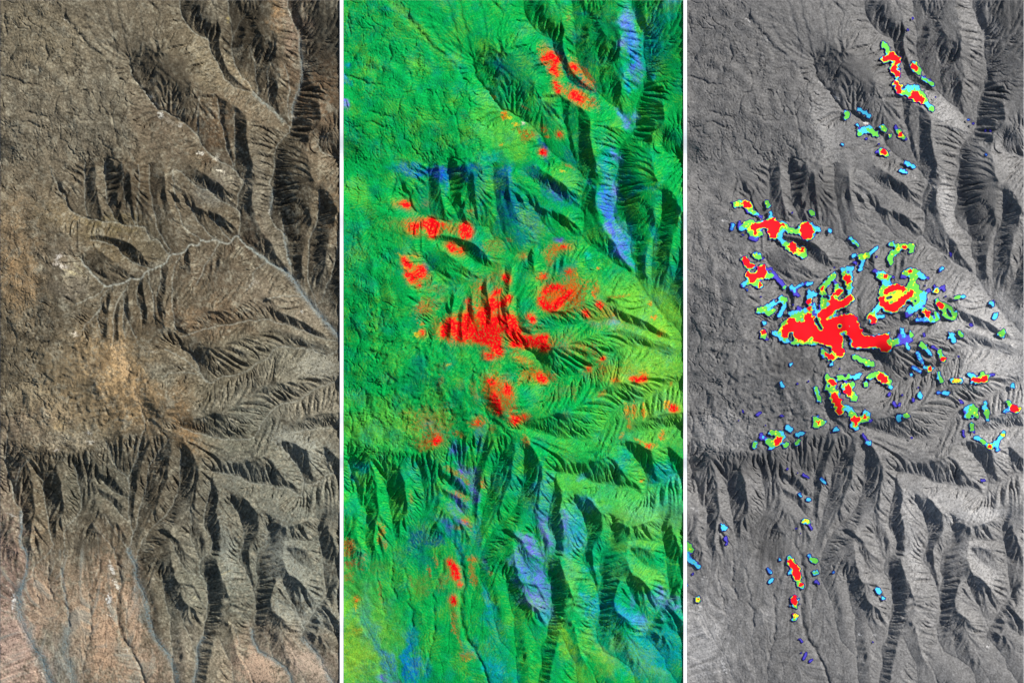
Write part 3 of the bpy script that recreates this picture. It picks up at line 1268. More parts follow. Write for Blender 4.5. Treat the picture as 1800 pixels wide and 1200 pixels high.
tn = np.clip(.02+.18*warp(fft_noise(24, 163, .8))+.16*fft_noise(7, 164, .7), 0, .7)[..., None]
natural = natural*(1-tn)+tn*srgb(80, 72, 56)
natural = natural*(1+.10*g2+.06*g3)[..., None]
natural *= (1 + .5*plain[..., None]*0 )
natural = np.clip(natural, .005, 1)
# streaks of paler and browner rock running down the slopes
lich = lic(fft_noise(4, 71), H3, 9)
natural *= (1+.07*lich*np.clip(steep+.2, 0, 1))[..., None]*np.array([1, .99, .96], np.float32)
def mixline(C, q, wid, colr, s, seed=0, soft=1.0):
    sls, d, sg = line_dist(q, wid*3+2)
    w = s*np.exp(-(d/wid)**2*soft)*np.clip(.8+.3*g2[sls], 0, 1.2); w = np.clip(w, 0, 1)[..., None]
    C[sls] = C[sls]*(1-w)+w*colr
cWhite = blobs(srgb(0, 0, 0), "0 0 1 1 0 0 0 0 0")
pale = srgb(158, 158, 140); slate = srgb(108, 126, 128)
for k, (q, zz) in enumerate(streams):
    mixline(natural, q, 1.25, pale, .55 if k < 62 else .35)
main = streams[0][0]
mixline(natural, main, 1.7, srgb(164, 164, 146), .75)
def slate_line(pts, wid, s=.9, c=slate): mixline(natural, line(pts, .8, 5), wid, c, s)
slate_line([(500,475),(513,487),(530,512),(543,530),(563,555),(578,572),(596,590),(615,610)], 5, .9, srgb(126, 136, 132))
slate_line([(440,436),(473,460),(500,477)], 3, .8, srgb(140, 148, 138))
slate_line([(37,900),(38,925),(37,955),(47,972),(47,995),(43,1018),(34,1045)], 3, .8)
slate_line([(38,1025),(34,1050),(36,1085),(47,1110),(57,1132),(72,1152),(82,1175),(92,1205)], 7, .92, srgb(108, 124, 124))
slate_line([(110,1000),(115,1050),(119,1075),(122,1100)], 2, .6)
slate_line([(122,1100),(114,1140),(122,1170),(135,1210)], 8, .7, srgb(112, 124, 120))
slate_line([(226,967),(237,990),(242,1020),(252,1042),(258,1075),(270,1115),(292,1145),(308,1180),(312,1210)], 5, .85, srgb(110, 126, 124))
slate_line([(237,1035),(240,1060),(250,1090)], 7, .5, srgb(120, 132, 124))
slate_line([(443,1107),(448,1130),(458,1145),(478,1157),(498,1170),(510,1187),(516,1210)], 4, .85, srgb(112, 126, 124))
slate_line([(533,1122),(548,1137),(563,1157),(572,1180),(590,1210)], 5, .75, srgb(124, 136, 132))
slate_line([(358,1120),(348,1140),(348,1165),(340,1200)], 4, .7)
slate_line([(528,70),(531,122),(528,150),(518,178),(513,200)], 3, .75, srgb(120, 130, 124))
slate_line([(445,165),(460,178),(480,194),(497,213)], 3, .7, srgb(132, 138, 126))
slate_line([(205,1135),(222,1155),(245,1170),(240,1200)], 10, .6, srgb(148, 144, 124))
slate_line([(480,335),(478,352),(475,375)], 3, .5)
slate_line([(500,412),(505,440),(510,465)], 2.5, .7, srgb(130, 140, 134))
for ln in WHITE.strip().split('\n'): pass
def lum(C): return C@np.array([.3, .59, .11], np.float32)
def over(C, txt, wob=.8, crisp=1.8, edge_n=.7):
    """lay more soft patches over an existing colour map"""
    for ln in txt.strip().split('\n'):
        x, y, rx, ry, a, s, r, g, b = [float(v) for v in ln.split()]
        R = max(rx, ry)*2.2+10
        x0, x1 = int(max(0, x-R+M)), int(min(NX, x+R+M)); y0, y1 = int(max(0, y-R+M)), int(min(NY, y+R+M))
        if x1 <= x0 or y1 <= y0: continue
        q = (slice(y0, y1), slice(x0, x1)); k = min(1.0, min(rx, ry)/12)*wob
        dx = XX[q]+wx[q]*k-x+g2[q]*.8; dy = YY[q]+wy[q]*k-y+g3[q]*.8
        c_, s_ = math.cos(math.radians(a)), math.sin(math.radians(a))
        u = (dx*c_+dy*s_)/rx; v = (-dx*s_+dy*c_)/ry
        w = (np.clip(np.exp(-(u*u+v*v)*.9)*(1+(.30*g2[q]+.30*cn[q]+.30*g1[q])*edge_n)*crisp-.42*crisp, 0, 1)*s)[..., None]
        C[q] = C[q]*(1-w)+w*srgb(r, g, b)
    return C
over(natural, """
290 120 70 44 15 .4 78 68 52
430 40 40 60 0 .6 70 60 44
570 60 40 70 0 .5 66 64 56
240 340 50 46 0 .4 78 66 48
40 500 40 50 0 .5 160 128 84
55 690 50 26 -10 .6 158 142 108
100 650 40 22 0 .5 112 96 68
180 635 22 22 0 .5 120 94 60
215 640 14 40 -15 .8 196 158 104
245 700 14 40 -35 .6 176 142 92
100 715 24 24 0 .6 170 148 108
120 775 60 12 0 .6 168 154 124
150 690 16 30 0 .6 96 86 64
560 640 50 30 0 .5 160 156 136
520 780 60 30 30 .5 150 150 134
440 830 80 22 10 .4 134 134 118
400 970 18 80 -12 .5 142 144 128
500 980 40 80 -20 .5 140 142 128
185 1120 30 70 0 .6 188 152 116
235 1090 16 70 -8 .6 184 150 116
140 1090 20 90 0 .5 176 148 116
75 1060 24 60 0 .5 172 144 114
20 1130 40 70 -10 .5 184 154 132
450 1175 50 26 25 .7 190 156 124
540 1165 50 20 25 .7 180 154 128
150 960 40 20 0 .6 92 84 68
""", crisp=1.9, edge_n=.6)  # dark brown hill at upper centre is partly painted shade, partly rock colour
fanw = (plain*(YY > 930))[..., None]
natural *= 1+fanw*(.06+.08*fan+.08*fan2)[..., None]
slatey = np.clip(.35*fan2-.15, 0, .6)[..., None]*fanw
natural = natural*(1-slatey)+slatey*srgb(128, 132, 120)
nl = lum(np.clip(natural, .004, 1)); nm = float(nl.mean()); natural = natural*(.97*(nl/nm)**.34)[..., None]; nl = lum(natural)[..., None]; natural = nl+(natural-nl)*.86
over(natural, WHITE, crisp=1.15, edge_n=.6)
natural = np.clip(natural*np.array([.78, .79, .81], np.float32)*(1+.13*g1)[..., None], .004, .9)

# grey band image; pale blobs at right also paint in sunlit slopes
def lum(C): return C@np.array([.3, .59, .11], np.float32)
GREY = """
110 130 170 190 0 .9 122 122 122
275 215 42 60 -30 .9 138 138 138
60 700 140 90 0 .8 128 128 128
60 770 60 30 0 .8 150 150 150
40 560 70 60 0 .5 124 124 124
190 640 60 30 0 .7 112 112 112
560 650 80 70 0 .95 172 172 172
510 560 110 60 30 .9 172 172 172
400 480 80 40 0 .7 138 138 138
450 760 110 60 0 .8 140 140 140
480 890 130 60 0 .9 166 166 166
560 760 60 60 0 .8 178 178 178
450 1040 170 130 0 .8 148 148 148
450 1170 170 50 0 .8 138 138 138
150 1100 130 110 0 .9 132 132 132
20 1130 60 80 0 .9 166 166 166
130 930 40 30 0 .7 104 104 104
460 120 120 120 0 .6 124 124 124
570 100 60 90 0 .7 124 124 124
560 280 60 60 0 .8 146 146 146
520 40 24 60 0 .8 152 152 152
450 190 60 24 40 .8 150 150 150
460 380 24 70 -15 .9 150 150 150
390 310 60 30 20 .7 132 132 132
"""
GWHITE = """
113 36 10 2 48 .8 200 200 200
145 68 14 2.5 45 .6 180 180 180
180 100 20 2 45 .4 160 160 160
245 150 16 2 35 .6 180 180 180
268 173 7 2.5 45 .9 226 226 226
283 205 8 6 30 .8 214 214 214
320 218 6 4 0 .9 236 236 236
350 245 4 14 20 .4 170 170 170
388 303 10 3 25 .8 210 210 210
404 311 10 3 35 .6 190 190 190
100 449 8 2 20 .8 220 220 220
70 389 8 2 0 .8 216 216 216
28 1068 3 8 0 .8 226 226 226
30 1082 6 2 40 .7 210 210 210
70 1170 4 14 -15 .7 220 220 220
18 895 10 3 20 .7 190 190 190
34 1015 4 8 40 .6 196 196 196
246 1092 2 2 0 .8 220 220 220
310 1114 5 3 0 .9 228 228 228
335 1115 6 3 0 .6 200 200 200
534 1134 4 3 0 .8 226 226 226
440 655 30 12 0 .4 190 190 190
585 725 10 20 0 .5 196 196 196
556 716 5 6 0 .5 214 214 214
500 735 20 24 0 .4 186 186 186
62 932 8 16 0 .4 166 166 166
345 640 8 4 0 .3 180 180 180
60 745 30 14 0 .4 166 166 166
"""
grey = blobs(srgb(134, 134, 134), GREY)
grey = grey*(1+.08*g2+.05*g3+0.05*lich*np.clip(steep+.2, 0, 1))[..., None]
for k, (q, zz) in enumerate(streams):
    mixline(grey, q, 1.1, srgb(156, 156, 156), .35 if k < 62 else .2)
mixline(grey, main, 1.6, srgb(166, 166, 166), .6)
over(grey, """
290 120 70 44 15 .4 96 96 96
120 340 70 50 10 .35 112 112 112
240 340 60 46 0 .6 92 92 92
130 815 120 26 0 .5 92 92 92
240 800 60 40 0 .5 96 96 96
560 560 60 40 40 .35 180 180 180
540 650 70 40 0 .4 184 184 184
500 520 50 30 30 .4 176 176 176
460 350 16 60 -12 .6 176 176 176
450 190 70 16 42 .6 176 176 176
440 880 90 24 8 .35 176 176 176
520 905 60 16 -5 .6 190 190 190
400 960 16 80 -12 .5 180 180 180
520 990 30 60 -20 .5 180 180 180
60 745 60 30 0 .5 160 160 160
250 230 30 60 -20 .5 160 160 160
25 1130 40 70 -10 .3 176 176 176
570 20 50 40 0 .5 96 96 96
520 350 50 80 0 .4 96 96 96
190 640 50 30 0 .5 96 96 96
150 970 40 24 0 .6 90 90 90
""", crisp=1.9, edge_n=.6)  # paler patches paint in lit slopes; dark hill is partly painted shade, partly rock
grey *= 1+fanw*(.06*fan+.06*fan2)[..., None]
gm = float(grey.mean()); grey = gm*.97*(np.clip(grey, .01, 1)/gm)**1.35
over(grey, GWHITE, crisp=1.5, edge_n=.9)
grey = np.clip(grey*np.array([.735, .71, .685], np.float32)*(1+.10*g1)[..., None], .004, .9)

# false-colour band ratio image
FC = """
60 60 120 90 0 .5 40 176 92
80 15 16 8 0 .6 0 140 140
275 225 34 50 -25 .8 96 196 76
262 168 22 10 30 .5 40 170 130
256 275 18 8 0 .7 0 150 140
200 110 10 20 -40 .4 10 150 150
120 40 60 6 48 .5 130 200 80
60 750 80 40 0 .7 100 196 76
20 1130 60 90 0 .9 130 196 72
10 1160 40 30 0 .5 150 200 72
545 560 60 60 35 .9 130 200 70
490 540 60 40 30 .7 112 196 76
560 650 70 60 0 .9 128 200 76
500 660 50 22 0 .7 140 196 76
560 730 60 50 0 .9 124 200 84
470 760 120 40 0 .6 76 186 80
450 870 110 40 0 .8 90 196 76
540 910 70 30 0 .9 140 200 70
400 840 30 30 0 .5 100 200 76
560 890 50 30 0 .6 60 190 150
585 840 24 16 0 .6 70 180 190
20 450 22 50 0 .5 0 130 100
130 660 20 30 0 .6 0 120 90
130 960 30 30 0 .7 0 90 110
480 1000 120 110 0 .5 30 170 110
400 1000 16 60 -10 .6 120 200 80
530 1010 44 16 25 .6 120 200 70
520 958 40 10 5 .7 120 200 70
455 1150 12 34 -35 .7 150 200 60
390 1130 10 60 -25 .7 140 204 60
530 1160 12 44 -45 .7 140 200 60
480 1130 10 16 0 .7 130 200 60
500 1160 90 22 40 .4 20 170 150
560 1150 50 34 40 .6 20 150 160
575 1110 40 40 20 .5 20 140 160
560 1060 34 12 20 .7 90 150 200
400 940 24 34 0 .8 60 150 200
388 915 7 18 0 .7 110 100 215
355 930 9 34 -15 .9 112 98 205
330 960 26 9 38 .95 116 100 210
312 1000 24 10 45 .8 80 150 210
350 1030 12 26 -10 .9 108 110 215
330 1045 26 7 30 .8 120 110 210
335 1062 26 6 22 .9 124 100 200
355 1085 12 16 0 .7 70 150 200
310 985 8 30 0 .5 100 100 200
500 1080 34 10 35 .8 60 150 200
520 1095 14 10 60 .6 90 130 210
565 1052 14 10 0 .6 120 120 210
590 1072 10 6 0 .6 120 100 210
505 1055 4 12 0 .5 100 110 210
460 1010 60 40 0 .3 0 120 110
437 1060 20 14 0 .6 50 150 200
436 1000 14 6 0 .5 60 170 190
200 790 9 12 -40 .8 80 66 190
212 825 10 14 -45 .9 90 60 190
203 850 6 14 -40 .9 84 60 185
230 850 8 16 0 .85 90 60 190
232 875 8 14 0 .85 90 60 185
202 880 8 20 -40 .9 84 60 190
183 925 8 22 -40 .8 60 60 175
205 915 8 26 -40 .8 70 60 180
160 945 12 14 0 .7 20 60 150
135 945 20 16 0 .7 0 60 120
205 965 10 26 0 .6 0 90 150
235 930 6 30 0 .5 20 80 170
248 990 8 10 0 .7 60 50 160
240 770 8 20 0 .6 20 90 170
272 855 14 30 0 .4 20 80 130
30 820 14 8 0 .7 20 150 170
18 840 5 16 -25 .6 20 130 180
150 850 20 50 0 .4 0 70 110
100 850 16 40 0 .3 0 90 90
120 820 8 10 0 .5 10 130 150
345 890 30 40 0 .4 10 110 150
350 855 12 30 0 .5 40 130 190
300 830 14 40 0 .4 10 100 140
425 885 20 10 20 .6 40 120 190
490 810 20 16 30 .5 20 110 150
550 830 24 14 0 .6 10 110 150
418 838 8 5 0 .6 60 150 200
460 840 30 24 20 .3 10 110 130
40 1080 10 50 0 .5 10 130 130
55 1120 10 30 -25 .6 0 130 150
75 1160 9 26 -25 .7 20 90 190
68 1195 10 12 0 .8 90 60 200
88 1200 12 8 0 .6 100 60 190
118 1160 14 44 -5 .8 10 110 190
120 1120 8 20 0 .6 10 130 150
146 1180 6 16 0 .5 20 110 190
252 1050 6 20 -15 .6 10 120 190
260 1085 10 26 -10 .5 10 150 170
272 1120 14 20 -30 .5 20 160 150
270 1180 22 30 -20 .8 10 160 180
225 1140 10 20 -20 .5 10 110 150
508 1175 20 12 30 .4 20 150 190
190 305 60 10 0 .8 10 40 130
120 300 30 8 10 .8 20 80 170
160 302 20 8 10 .9 50 50 200
180 320 5 20 0 .6 0 110 200
120 297 12 6 0 .7 10 120 200
215 297 30 5 0 .6 20 60 170
240 340 10 50 0 .5 0 70 130
280 350 14 60 0 .8 0 40 110
285 305 8 14 0 .6 0 90 190
150 330 20 40 0 .4 0 100 110
300 370 14 40 -10 .6 10 60 140
320 385 20 40 -10 .6 14 60 140
340 395 14 30 0 .5 30 60 160
378 420 8 5 0 .8 100 70 200
375 338 22 12 30 .8 60 56 170
345 312 26 8 30 .7 16 60 140
400 350 12 14 0 .5 16 70 140
242 440 24 8 40 .6 0 70 140
150 470 8 14 0 .7 20 30 120
500 50 8 26 0 .8 120 96 210
494 40 4 16 0 .6 124 96 215
513 70 5 20 -20 .6 124 96 215
518 110 5 16 -25 .9 112 100 215
490 75 5 5 0 .8 130 100 210
508 75 16 50 -8 .6 60 150 220
513 128 9 12 -40 .8 100 110 220
495 145 6 18 -15 .7 40 140 210
540 100 22 30 0 .5 10 150 140
541 138 5 5 0 .7 60 170 230
565 20 16 12 -40 .5 40 150 180
560 50 30 40 0 .3 20 120 100
578 2 16 6 0 .7 60 150 200
500 215 7 14 -30 .8 100 110 215
488 200 5 14 -40 .6 80 140 220
511 204 4 8 0 .8 80 150 220
478 272 6 18 -20 .8 100 110 215
470 262 14 10 30 .5 60 150 210
460 285 14 10 0 .5 60 150 210
467 320 14 24 -20 .7 70 150 210
474 338 7 12 0 .8 116 104 215
455 350 10 24 0 .7 50 160 200
468 375 12 30 -10 .85 80 130 220
472 400 10 16 -30 .9 110 100 215
465 393 8 10 0 .7 120 100 210
485 430 12 30 -25 .85 70 130 220
491 445 6 18 -25 .85 108 100 215
503 420 8 20 0 .6 60 160 200
505 455 7 26 -8 .6 30 150 150
480 395 20 4 0 .5 60 150 220
520 335 40 5 -20 .5 20 110 160
545 410 5 30 0 .5 30 110 170
535 460 6 26 0 .5 20 130 160
480 305 30 8 0 .5 30 120 160
590 380 4 30 0 .4 60 170 160
570 470 24 40 0 .4 0 80 90
596 490 14 30 0 .5 0 70 130
476 570 12 7 10 .8 80 180 200
445 568 12 4 0 .4 60 170 160
385 470 20 14 0 .4 20 170 150
427 450 5 5 0 .6 20 170 170
430 150 30 10 40 .3 60 140 60
385 108 8 40 -32 .8 10 40 110
425 150 24 7 22 .7 10 50 100
430 120 18 30 0 .6 6 40 90
400 200 10 30 0 .4 6 70 90
365 190 8 24 10 .7 4 60 80
350 260 6 22 -25 .8 10 30 130
395 275 8 20 -40 .5 16 50 130
300 110 40 24 20 .5 4 70 80
272 115 16 10 30 .6 10 70 140
290 145 14 20 0 .4 10 60 120
335 120 30 34 0 .3 10 90 80
420 40 40 30 0 .3 4 80 70
420 25 14 4 0 .5 4 80 120
410 65 16 6 20 .5 10 40 110
475 40 10 40 0 .6 2 50 60
420 270 14 40 0 .6 0 50 60
432 330 20 44 0 .3 10 70 60
2 183 7 10 0 .95 116 100 215
8 180 5 6 0 .8 130 130 220
0 140 10 6 30 .8 20 100 210
6 115 8 5 0 .6 30 130 190
150 745 8 4 0 .5 10 120 160
190 240 60 14 0 .2 10 120 80
"""
FCW = """
460 560 60 20 10 .45 150 130 50
400 610 50 14 10 .45 170 110 50
150 740 50 30 -10 .5 170 110 50
470 650 60 14 0 .4 160 140 50
235 570 70 34 -10 .8 214 70 36
262 560 40 44 0 .7 220 60 36
390 520 50 36 -25 .8 190 84 36
345 660 40 14 10 .7 190 84 40
275 690 24 46 -20 .75 200 84 40
150 395 50 16 10 .6 190 84 40
125 478 24 18 20 .7 216 80 40
415 170 40 14 35 .7 214 80 36
365 110 14 34 -35 .7 214 80 36
418 130 14 34 -40 .7 214 100 40
283 203 7 8 0 .9 236 110 40
290 206 8 4 0 .7 230 220 60
266 171 5 3 40 .8 230 160 50
278 253 6 4 -20 .7 220 150 40
316 217 5 4 0 .8 216 216 190
304 218 9 5 0 .8 220 190 60
318 236 24 12 20 .85 150 96 36
385 303 8 3 20 .7 230 200 70
350 268 8 5 15 .8 240 80 40
396 292 14 4 30 .5 180 90 40
320 190 14 4 40 .5 180 100 50
352 228 5 8 0 .6 200 90 40
360 240 5 5 0 .7 210 90 40
395 30 4 10 0 .5 150 110 60
100 449 8 3 20 .8 220 200 60
120 449 14 3 10 .6 210 180 60
108 470 6 3 0 .7 230 220 60
118 485 16 10 0 .6 200 90 40
150 500 34 14 20 .5 140 110 50
145 540 30 14 -25 .75 150 96 46
130 590 7 6 0 .9 220 196 60
137 568 6 5 0 .7 220 110 40
165 575 10 26 -15 .5 150 110 50
180 580 8 20 -10 .8 220 70 30
100 395 34 16 5 .5 120 130 60
180 400 26 10 10 .6 150 110 50
262 432 22 16 20 .7 124 120 50
245 510 12 30 -10 .5 140 110 50
270 480 12 30 -10 .4 140 110 50
230 520 12 40 10 .5 170 96 40
222 570 14 26 0 .6 220 60 30
265 550 24 24 0 .5 200 80 36
300 590 20 40 0 .3 150 110 40
375 438 30 10 0 .6 180 100 40
365 450 10 24 10 .6 150 100 40
350 485 12 10 0 .8 210 80 36
397 478 7 7 0 .7 210 80 36
408 482 16 14 0 .6 150 100 40
375 520 40 26 -20 .5 150 90 40
405 525 30 24 -30 .85 130 86 30
445 505 7 14 0 .6 200 100 40
441 518 5 5 0 .8 220 80 40
412 482 4 3 0 .8 230 190 50
448 472 4 3 0 .8 210 120 60
482 520 26 3 -10 .7 160 80 40
540 532 5 6 0 .8 220 150 50
545 558 7 4 -45 .7 220 100 50
555 587 6 7 0 .8 236 130 50
330 575 30 8 0 .5 150 90 40
395 590 30 10 0 .4 150 110 50
310 600 30 14 0 .6 190 90 40
440 618 8 20 -20 .6 120 44 20
425 630 10 30 -20 .5 110 40 20
452 650 10 20 -15 .6 140 50 30
475 667 8 5 0 .9 240 96 40
510 665 10 5 0 .85 240 90 40
525 665 8 5 0 .9 244 60 40
530 655 10 8 0 .5 200 150 60
315 630 24 8 25 .7 170 110 40
335 658 30 12 0 .7 150 120 40
345 665 8 4 20 .9 240 60 36
315 668 12 12 0 .6 180 110 40
265 675 14 20 0 .7 180 90 40
262 690 20 40 -20 .8 160 96 40
290 700 20 30 0 .7 170 100 46
310 735 22 12 0 .8 210 90 40
380 690 50 14 -20 .4 120 110 50
405 690 6 20 0 .4 130 90 40
455 690 12 6 0 .6 170 110 50
496 720 5 14 -5 .7 220 150 50
510 720 4 18 0 .7 220 120 50
528 722 4 20 0 .8 226 130 50
503 745 4 14 -10 .6 210 120 50
490 765 5 10 0 .5 200 140 50
570 712 7 8 0 .9 240 180 60
578 717 5 5 0 .9 240 50 60
560 765 5 10 20 .8 230 90 40
520 775 12 4 20 .6 220 130 50
535 783 6 6 0 .9 244 60 40
545 785 10 5 0 .6 200 140 50
525 845 5 5 0 .7 210 120 50
575 675 4 6 0 .6 210 120 50
323 775 7 12 -10 .8 190 110 50
230 690 8 24 -12 .5 150 110 50
235 742 16 10 0 .85 190 80 40
205 675 10 8 0 .4 130 130 50
165 770 22 16 0 .6 150 100 40
140 778 26 12 -20 .8 140 86 40
200 763 12 7 0 .7 170 90 40
185 748 12 10 0 .6 130 90 40
115 725 20 8 0 .5 140 110 50
263 752 10 8 0 .7 150 100 50
170 670 8 14 0 .5 140 100 50
175 640 10 14 20 .4 110 110 50
185 640 6 3 0 .7 200 180 60
252 628 9 6 0 .6 200 60 30
195 830 24 6 22 .7 160 120 50
215 845 12 6 30 .6 170 100 50
205 870 22 7 25 .7 170 110 50
245 848 7 14 -20 .7 190 110 50
120 875 6 14 0 .5 150 120 60
66 935 8 20 -10 .8 170 110 50
75 958 6 12 0 .6 170 100 50
10 960 16 14 20 .7 180 90 40
15 990 24 14 0 .75 160 84 50
5 1015 18 12 0 .6 150 90 50
22 1052 4 9 0 .9 240 130 60
22 1067 3 8 0 .7 220 200 60
215 915 8 4 30 .8 220 90 50
220 922 8 18 -25 .6 160 110 50
200 928 14 6 30 .6 150 110 50
163 985 4 12 -15 .7 190 100 50
150 1005 4 14 -10 .7 180 90 40
225 982 10 7 30 .8 190 110 50
228 1010 9 24 -8 .8 170 110 50
175 1020 10 24 15 .5 140 100 50
140 1030 14 24 0 .5 110 110 50
120 1020 4 12 -20 .5 130 90 50
65 1040 4 30 -5 .6 130 80 50
60 995 20 20 0 .4 100 110 50
198 1095 8 50 -15 .4 120 110 50
193 1100 5 18 -15 .7 170 90 40
205 1125 6 16 -20 .5 160 110 50
215 1152 12 14 20 .7 150 110 50
219 1161 6 3 -20 .7 220 160 60
258 1005 4 7 0 .6 190 110 50
20 1110 14 10 0 .4 180 150 60
130 385 12 8 30 .3 130 110 50
222 372 5 6 0 .7 190 110 50
292 422 8 5 30 .5 180 90 50
240 540 40 6 0 .2 180 90 50
"""
false = blobs(srgb(24, 168, 78), FC)
false *= (1+.08*g2+.05*g3)[..., None]
yellow = np.clip(.04+.12*fft_noise(60, 81, .6)+.06*fft_noise(8, 82, .6)+.10*lich, 0, 1)[..., None]
false = false*(1-yellow)+yellow*srgb(120, 200, 60)
teal = np.clip(.12*fft_noise(50, 83, .7)+.06*fft_noise(6, 84, .6), 0, 1)[..., None]
false = false*(1-teal)+teal*srgb(0, 130, 130)
over(false, FCW, crisp=1.5, edge_n=.8)
over(false, '''
545 60 20 50 0 .5 10 120 160
505 90 10 60 -8 .6 40 90 210
465 370 10 60 -14 .6 50 80 210
330 1000 34 60 0 .5 70 80 190
540 1140 60 40 30 .5 20 150 170
470 1080 40 40 0 .4 20 120 160
120 1170 20 40 0 .5 10 90 180
''', crisp=1.6, edge_n=.8)
# the strong anomalies are red in this band combination
Fs = F[::SS, ::SS]
R5 = np.zeros((NY, NX), np.float32); R3 = R5.copy()
R5[M:M+Ht, M+5:M+597] = Fs >= 4.6; R3[M:M+Ht, M+5:M+597] = Fs >= 3.4
R5 = blur(R5, 2.2); R3 = blur(R3, 4.5)
tex = np.clip(.85+.3*lich+.25*g2+.2*cn, .05, 1.3)
w = np.clip(R3*1.0*tex, 0, 1)[..., None]; false = false*(1-w)+w*srgb(196, 96, 40)
w = np.clip(R5*1.5*np.clip(tex, .3, 1), 0, 1)[..., None]; false = false*(1-w)+w*srgb(240, 40, 44)
fl = lum(false)[..., None]; false = np.clip(fl+(false-fl)*1.06, .004, 1)
false = np.clip(false*np.array([.82, .72, .78], np.float32)*(1+.12*g1+.10*lich*np.clip(steep, 0, 1))[..., None], .002, .9)

# ------------------------------------------------------------------ meshes of the relief models
def ground_material(name, attr):
    m = bpy.data.materials.new(name); m.use_nodes = True; nt = m.node_tree
    b = nt.nodes['Principled BSDF']; b.inputs['Roughness'].default_value = 1.0
    b.inputs['Specular IOR Level'].default_value = 0.0
    a = nt.nodes.new('ShaderNodeAttribute'); a.attribute_name = attr
    tc = nt.nodes.new('ShaderNodeTexCoord')
    n = nt.nodes.new('ShaderNodeTexNoise'); n.inputs['Scale'].default_value = 55; n.inputs['Detail'].default_value = 3
    r = nt.nodes.new('ShaderNodeMapRange'); r.inputs['From Min'].default_value = .3; r.inputs['From Max'].default_value = .7
    r.inputs['To Min'].default_value = .86; r.inputs['To Max'].default_value = 1.14
    mx = nt.nodes.new('ShaderNodeVectorMath'); mx.operation = 'SCALE'
    nt.links.new(tc.outputs['Object'], n.inputs['Vector']); nt.links.new(n.outputs[0], r.inputs['Value'])
    nt.links.new(a.outputs['Color'], mx.inputs[0]); nt.links.new(r.outputs[0], mx.inputs['Scale'])
    nt.links.new(mx.outputs[0], b.inputs['Base Color'])
    return m
ZS = 1.0
def terrain_mesh(name, x_first, attrs):
    nx = W - x_first; ny = Ht + 1
    hs = H[M:M+ny, M+x_first:M+x_first+nx+1]; nx = hs.shape[1]
    X, Y = np.meshgrid(np.arange(nx), np.arange(ny))
    v = np.stack([X*U, (Ht-Y)*U, hs*U*ZS], -1).astype(np.float32)
    n = nx*ny; idx = np.arange(n).reshape(ny, nx)
    f = np.stack([idx[:-1, :-1], idx[1:, :-1], idx[1:, 1:], idx[:-1, 1:]], -1).reshape(-1, 4)
    # side walls down to the base
    ring = np.concatenate([idx[:, 0], idx[-1, 1:], idx[::-1, -1][1:], idx[0, ::-1][1:-1]])
    low = v.reshape(-1, 3)[ring].copy(); low[:, 2] = BASE
    li = n + np.arange(len(ring)); nr = np.roll(ring, -1); nl = np.roll(li, -1)
    walls = np.stack([ring, li, nl, nr], -1)
    co = np.vstack([v.reshape(-1, 3), low]); faces = np.vstack([f, walls]).astype(np.int32)
    me = bpy.data.meshes.new(name)
    me.vertices.add(len(co)); me.vertices.foreach_set('co', co.ravel())
    me.loops.add(faces.size); me.loops.foreach_set('vertex_index', faces.ravel())
    me.polygons.add(len(faces)); me.polygons.foreach_set('loop_start', np.arange(0, faces.size, 4, dtype=np.int32))
    me.polygons.foreach_set('loop_total', np.full(len(faces), 4, np.int32))
    me.polygons.foreach_set('use_smooth', np.ones(len(faces), bool))
    me.update(calc_edges=True)
    for an, C in attrs:
        c = C[M:M+ny, M+x_first:M+x_first+nx].reshape(-1, 3); c = np.vstack([c, c[ring]])
        at = me.color_attributes.new(an, 'FLOAT_COLOR', 'POINT')
        at.data.foreach_set('color', np.hstack([c, np.ones((len(c), 1), np.float32)]).astype(np.float32).ravel())
    return me
BASE = float(H.min())*U - .15
me_a = terrain_mesh('terrain', 0, [('natural_colour', natural), ('false_colour', false)])
me_b = terrain_mesh('terrain_cropped', 5, [('grey_band', grey)])
mats = [ground_material('natural_rock', 'natural_colour'), ground_material('false_colour_rock', 'false_colour'), ground_material('grey_rock', 'grey_band')]
me_a.materials.append(None); me_b.materials.append(mats[2])
terr = []
for i, (me, x, lab) in enumerate(((me_a, 0, 'rugged brown and grey desert mountains in natural colour, left panel'),
                                  (me_a, 604, 'the same mountains in bright green, blue and red, middle panel'),
                                  (me_b, 1208, 'the same mountains in grey, right panel under the coloured patches'))):
    o = bpy.data.objects.new('terrain', me); col.objects.link(o); o.location = (x*U, 0, 0)
    o['kind'] = 'structure'; o['label'] = lab
    if i < 2: o.material_slots[0].link = 'OBJECT'; o.material_slots[0].material = mats[i]
    terr.append(o)

def plain_material(name, c, rough=.9):
    m = bpy.data.materials.new(name); m.use_nodes = True; nt = m.node_tree
    b = nt.nodes['Principled BSDF']; b.inputs['Roughness'].default_value = rough; b.inputs['Specular IOR Level'].default_value = 0
    n = nt.nodes.new('ShaderNodeTexNoise'); n.inputs['Scale'].default_value = 30
    r = nt.nodes.new('ShaderNodeMapRange'); r.inputs['To Min'].default_value = .97; r.inputs['To Max'].default_value = 1.03
    mx = nt.nodes.new('ShaderNodeVectorMath'); mx.operation = 'SCALE'; mx.inputs[0].default_value = [min(.97, float(k)) for k in c]
    nt.links.new(n.outputs[0], r.inputs['Value']); nt.links.new(r.outputs[0], mx.inputs['Scale']); nt.links.new(mx.outputs[0], b.inputs['Base Color'])
    return m
m_white = plain_material('white_board', (.97, .97, .97))
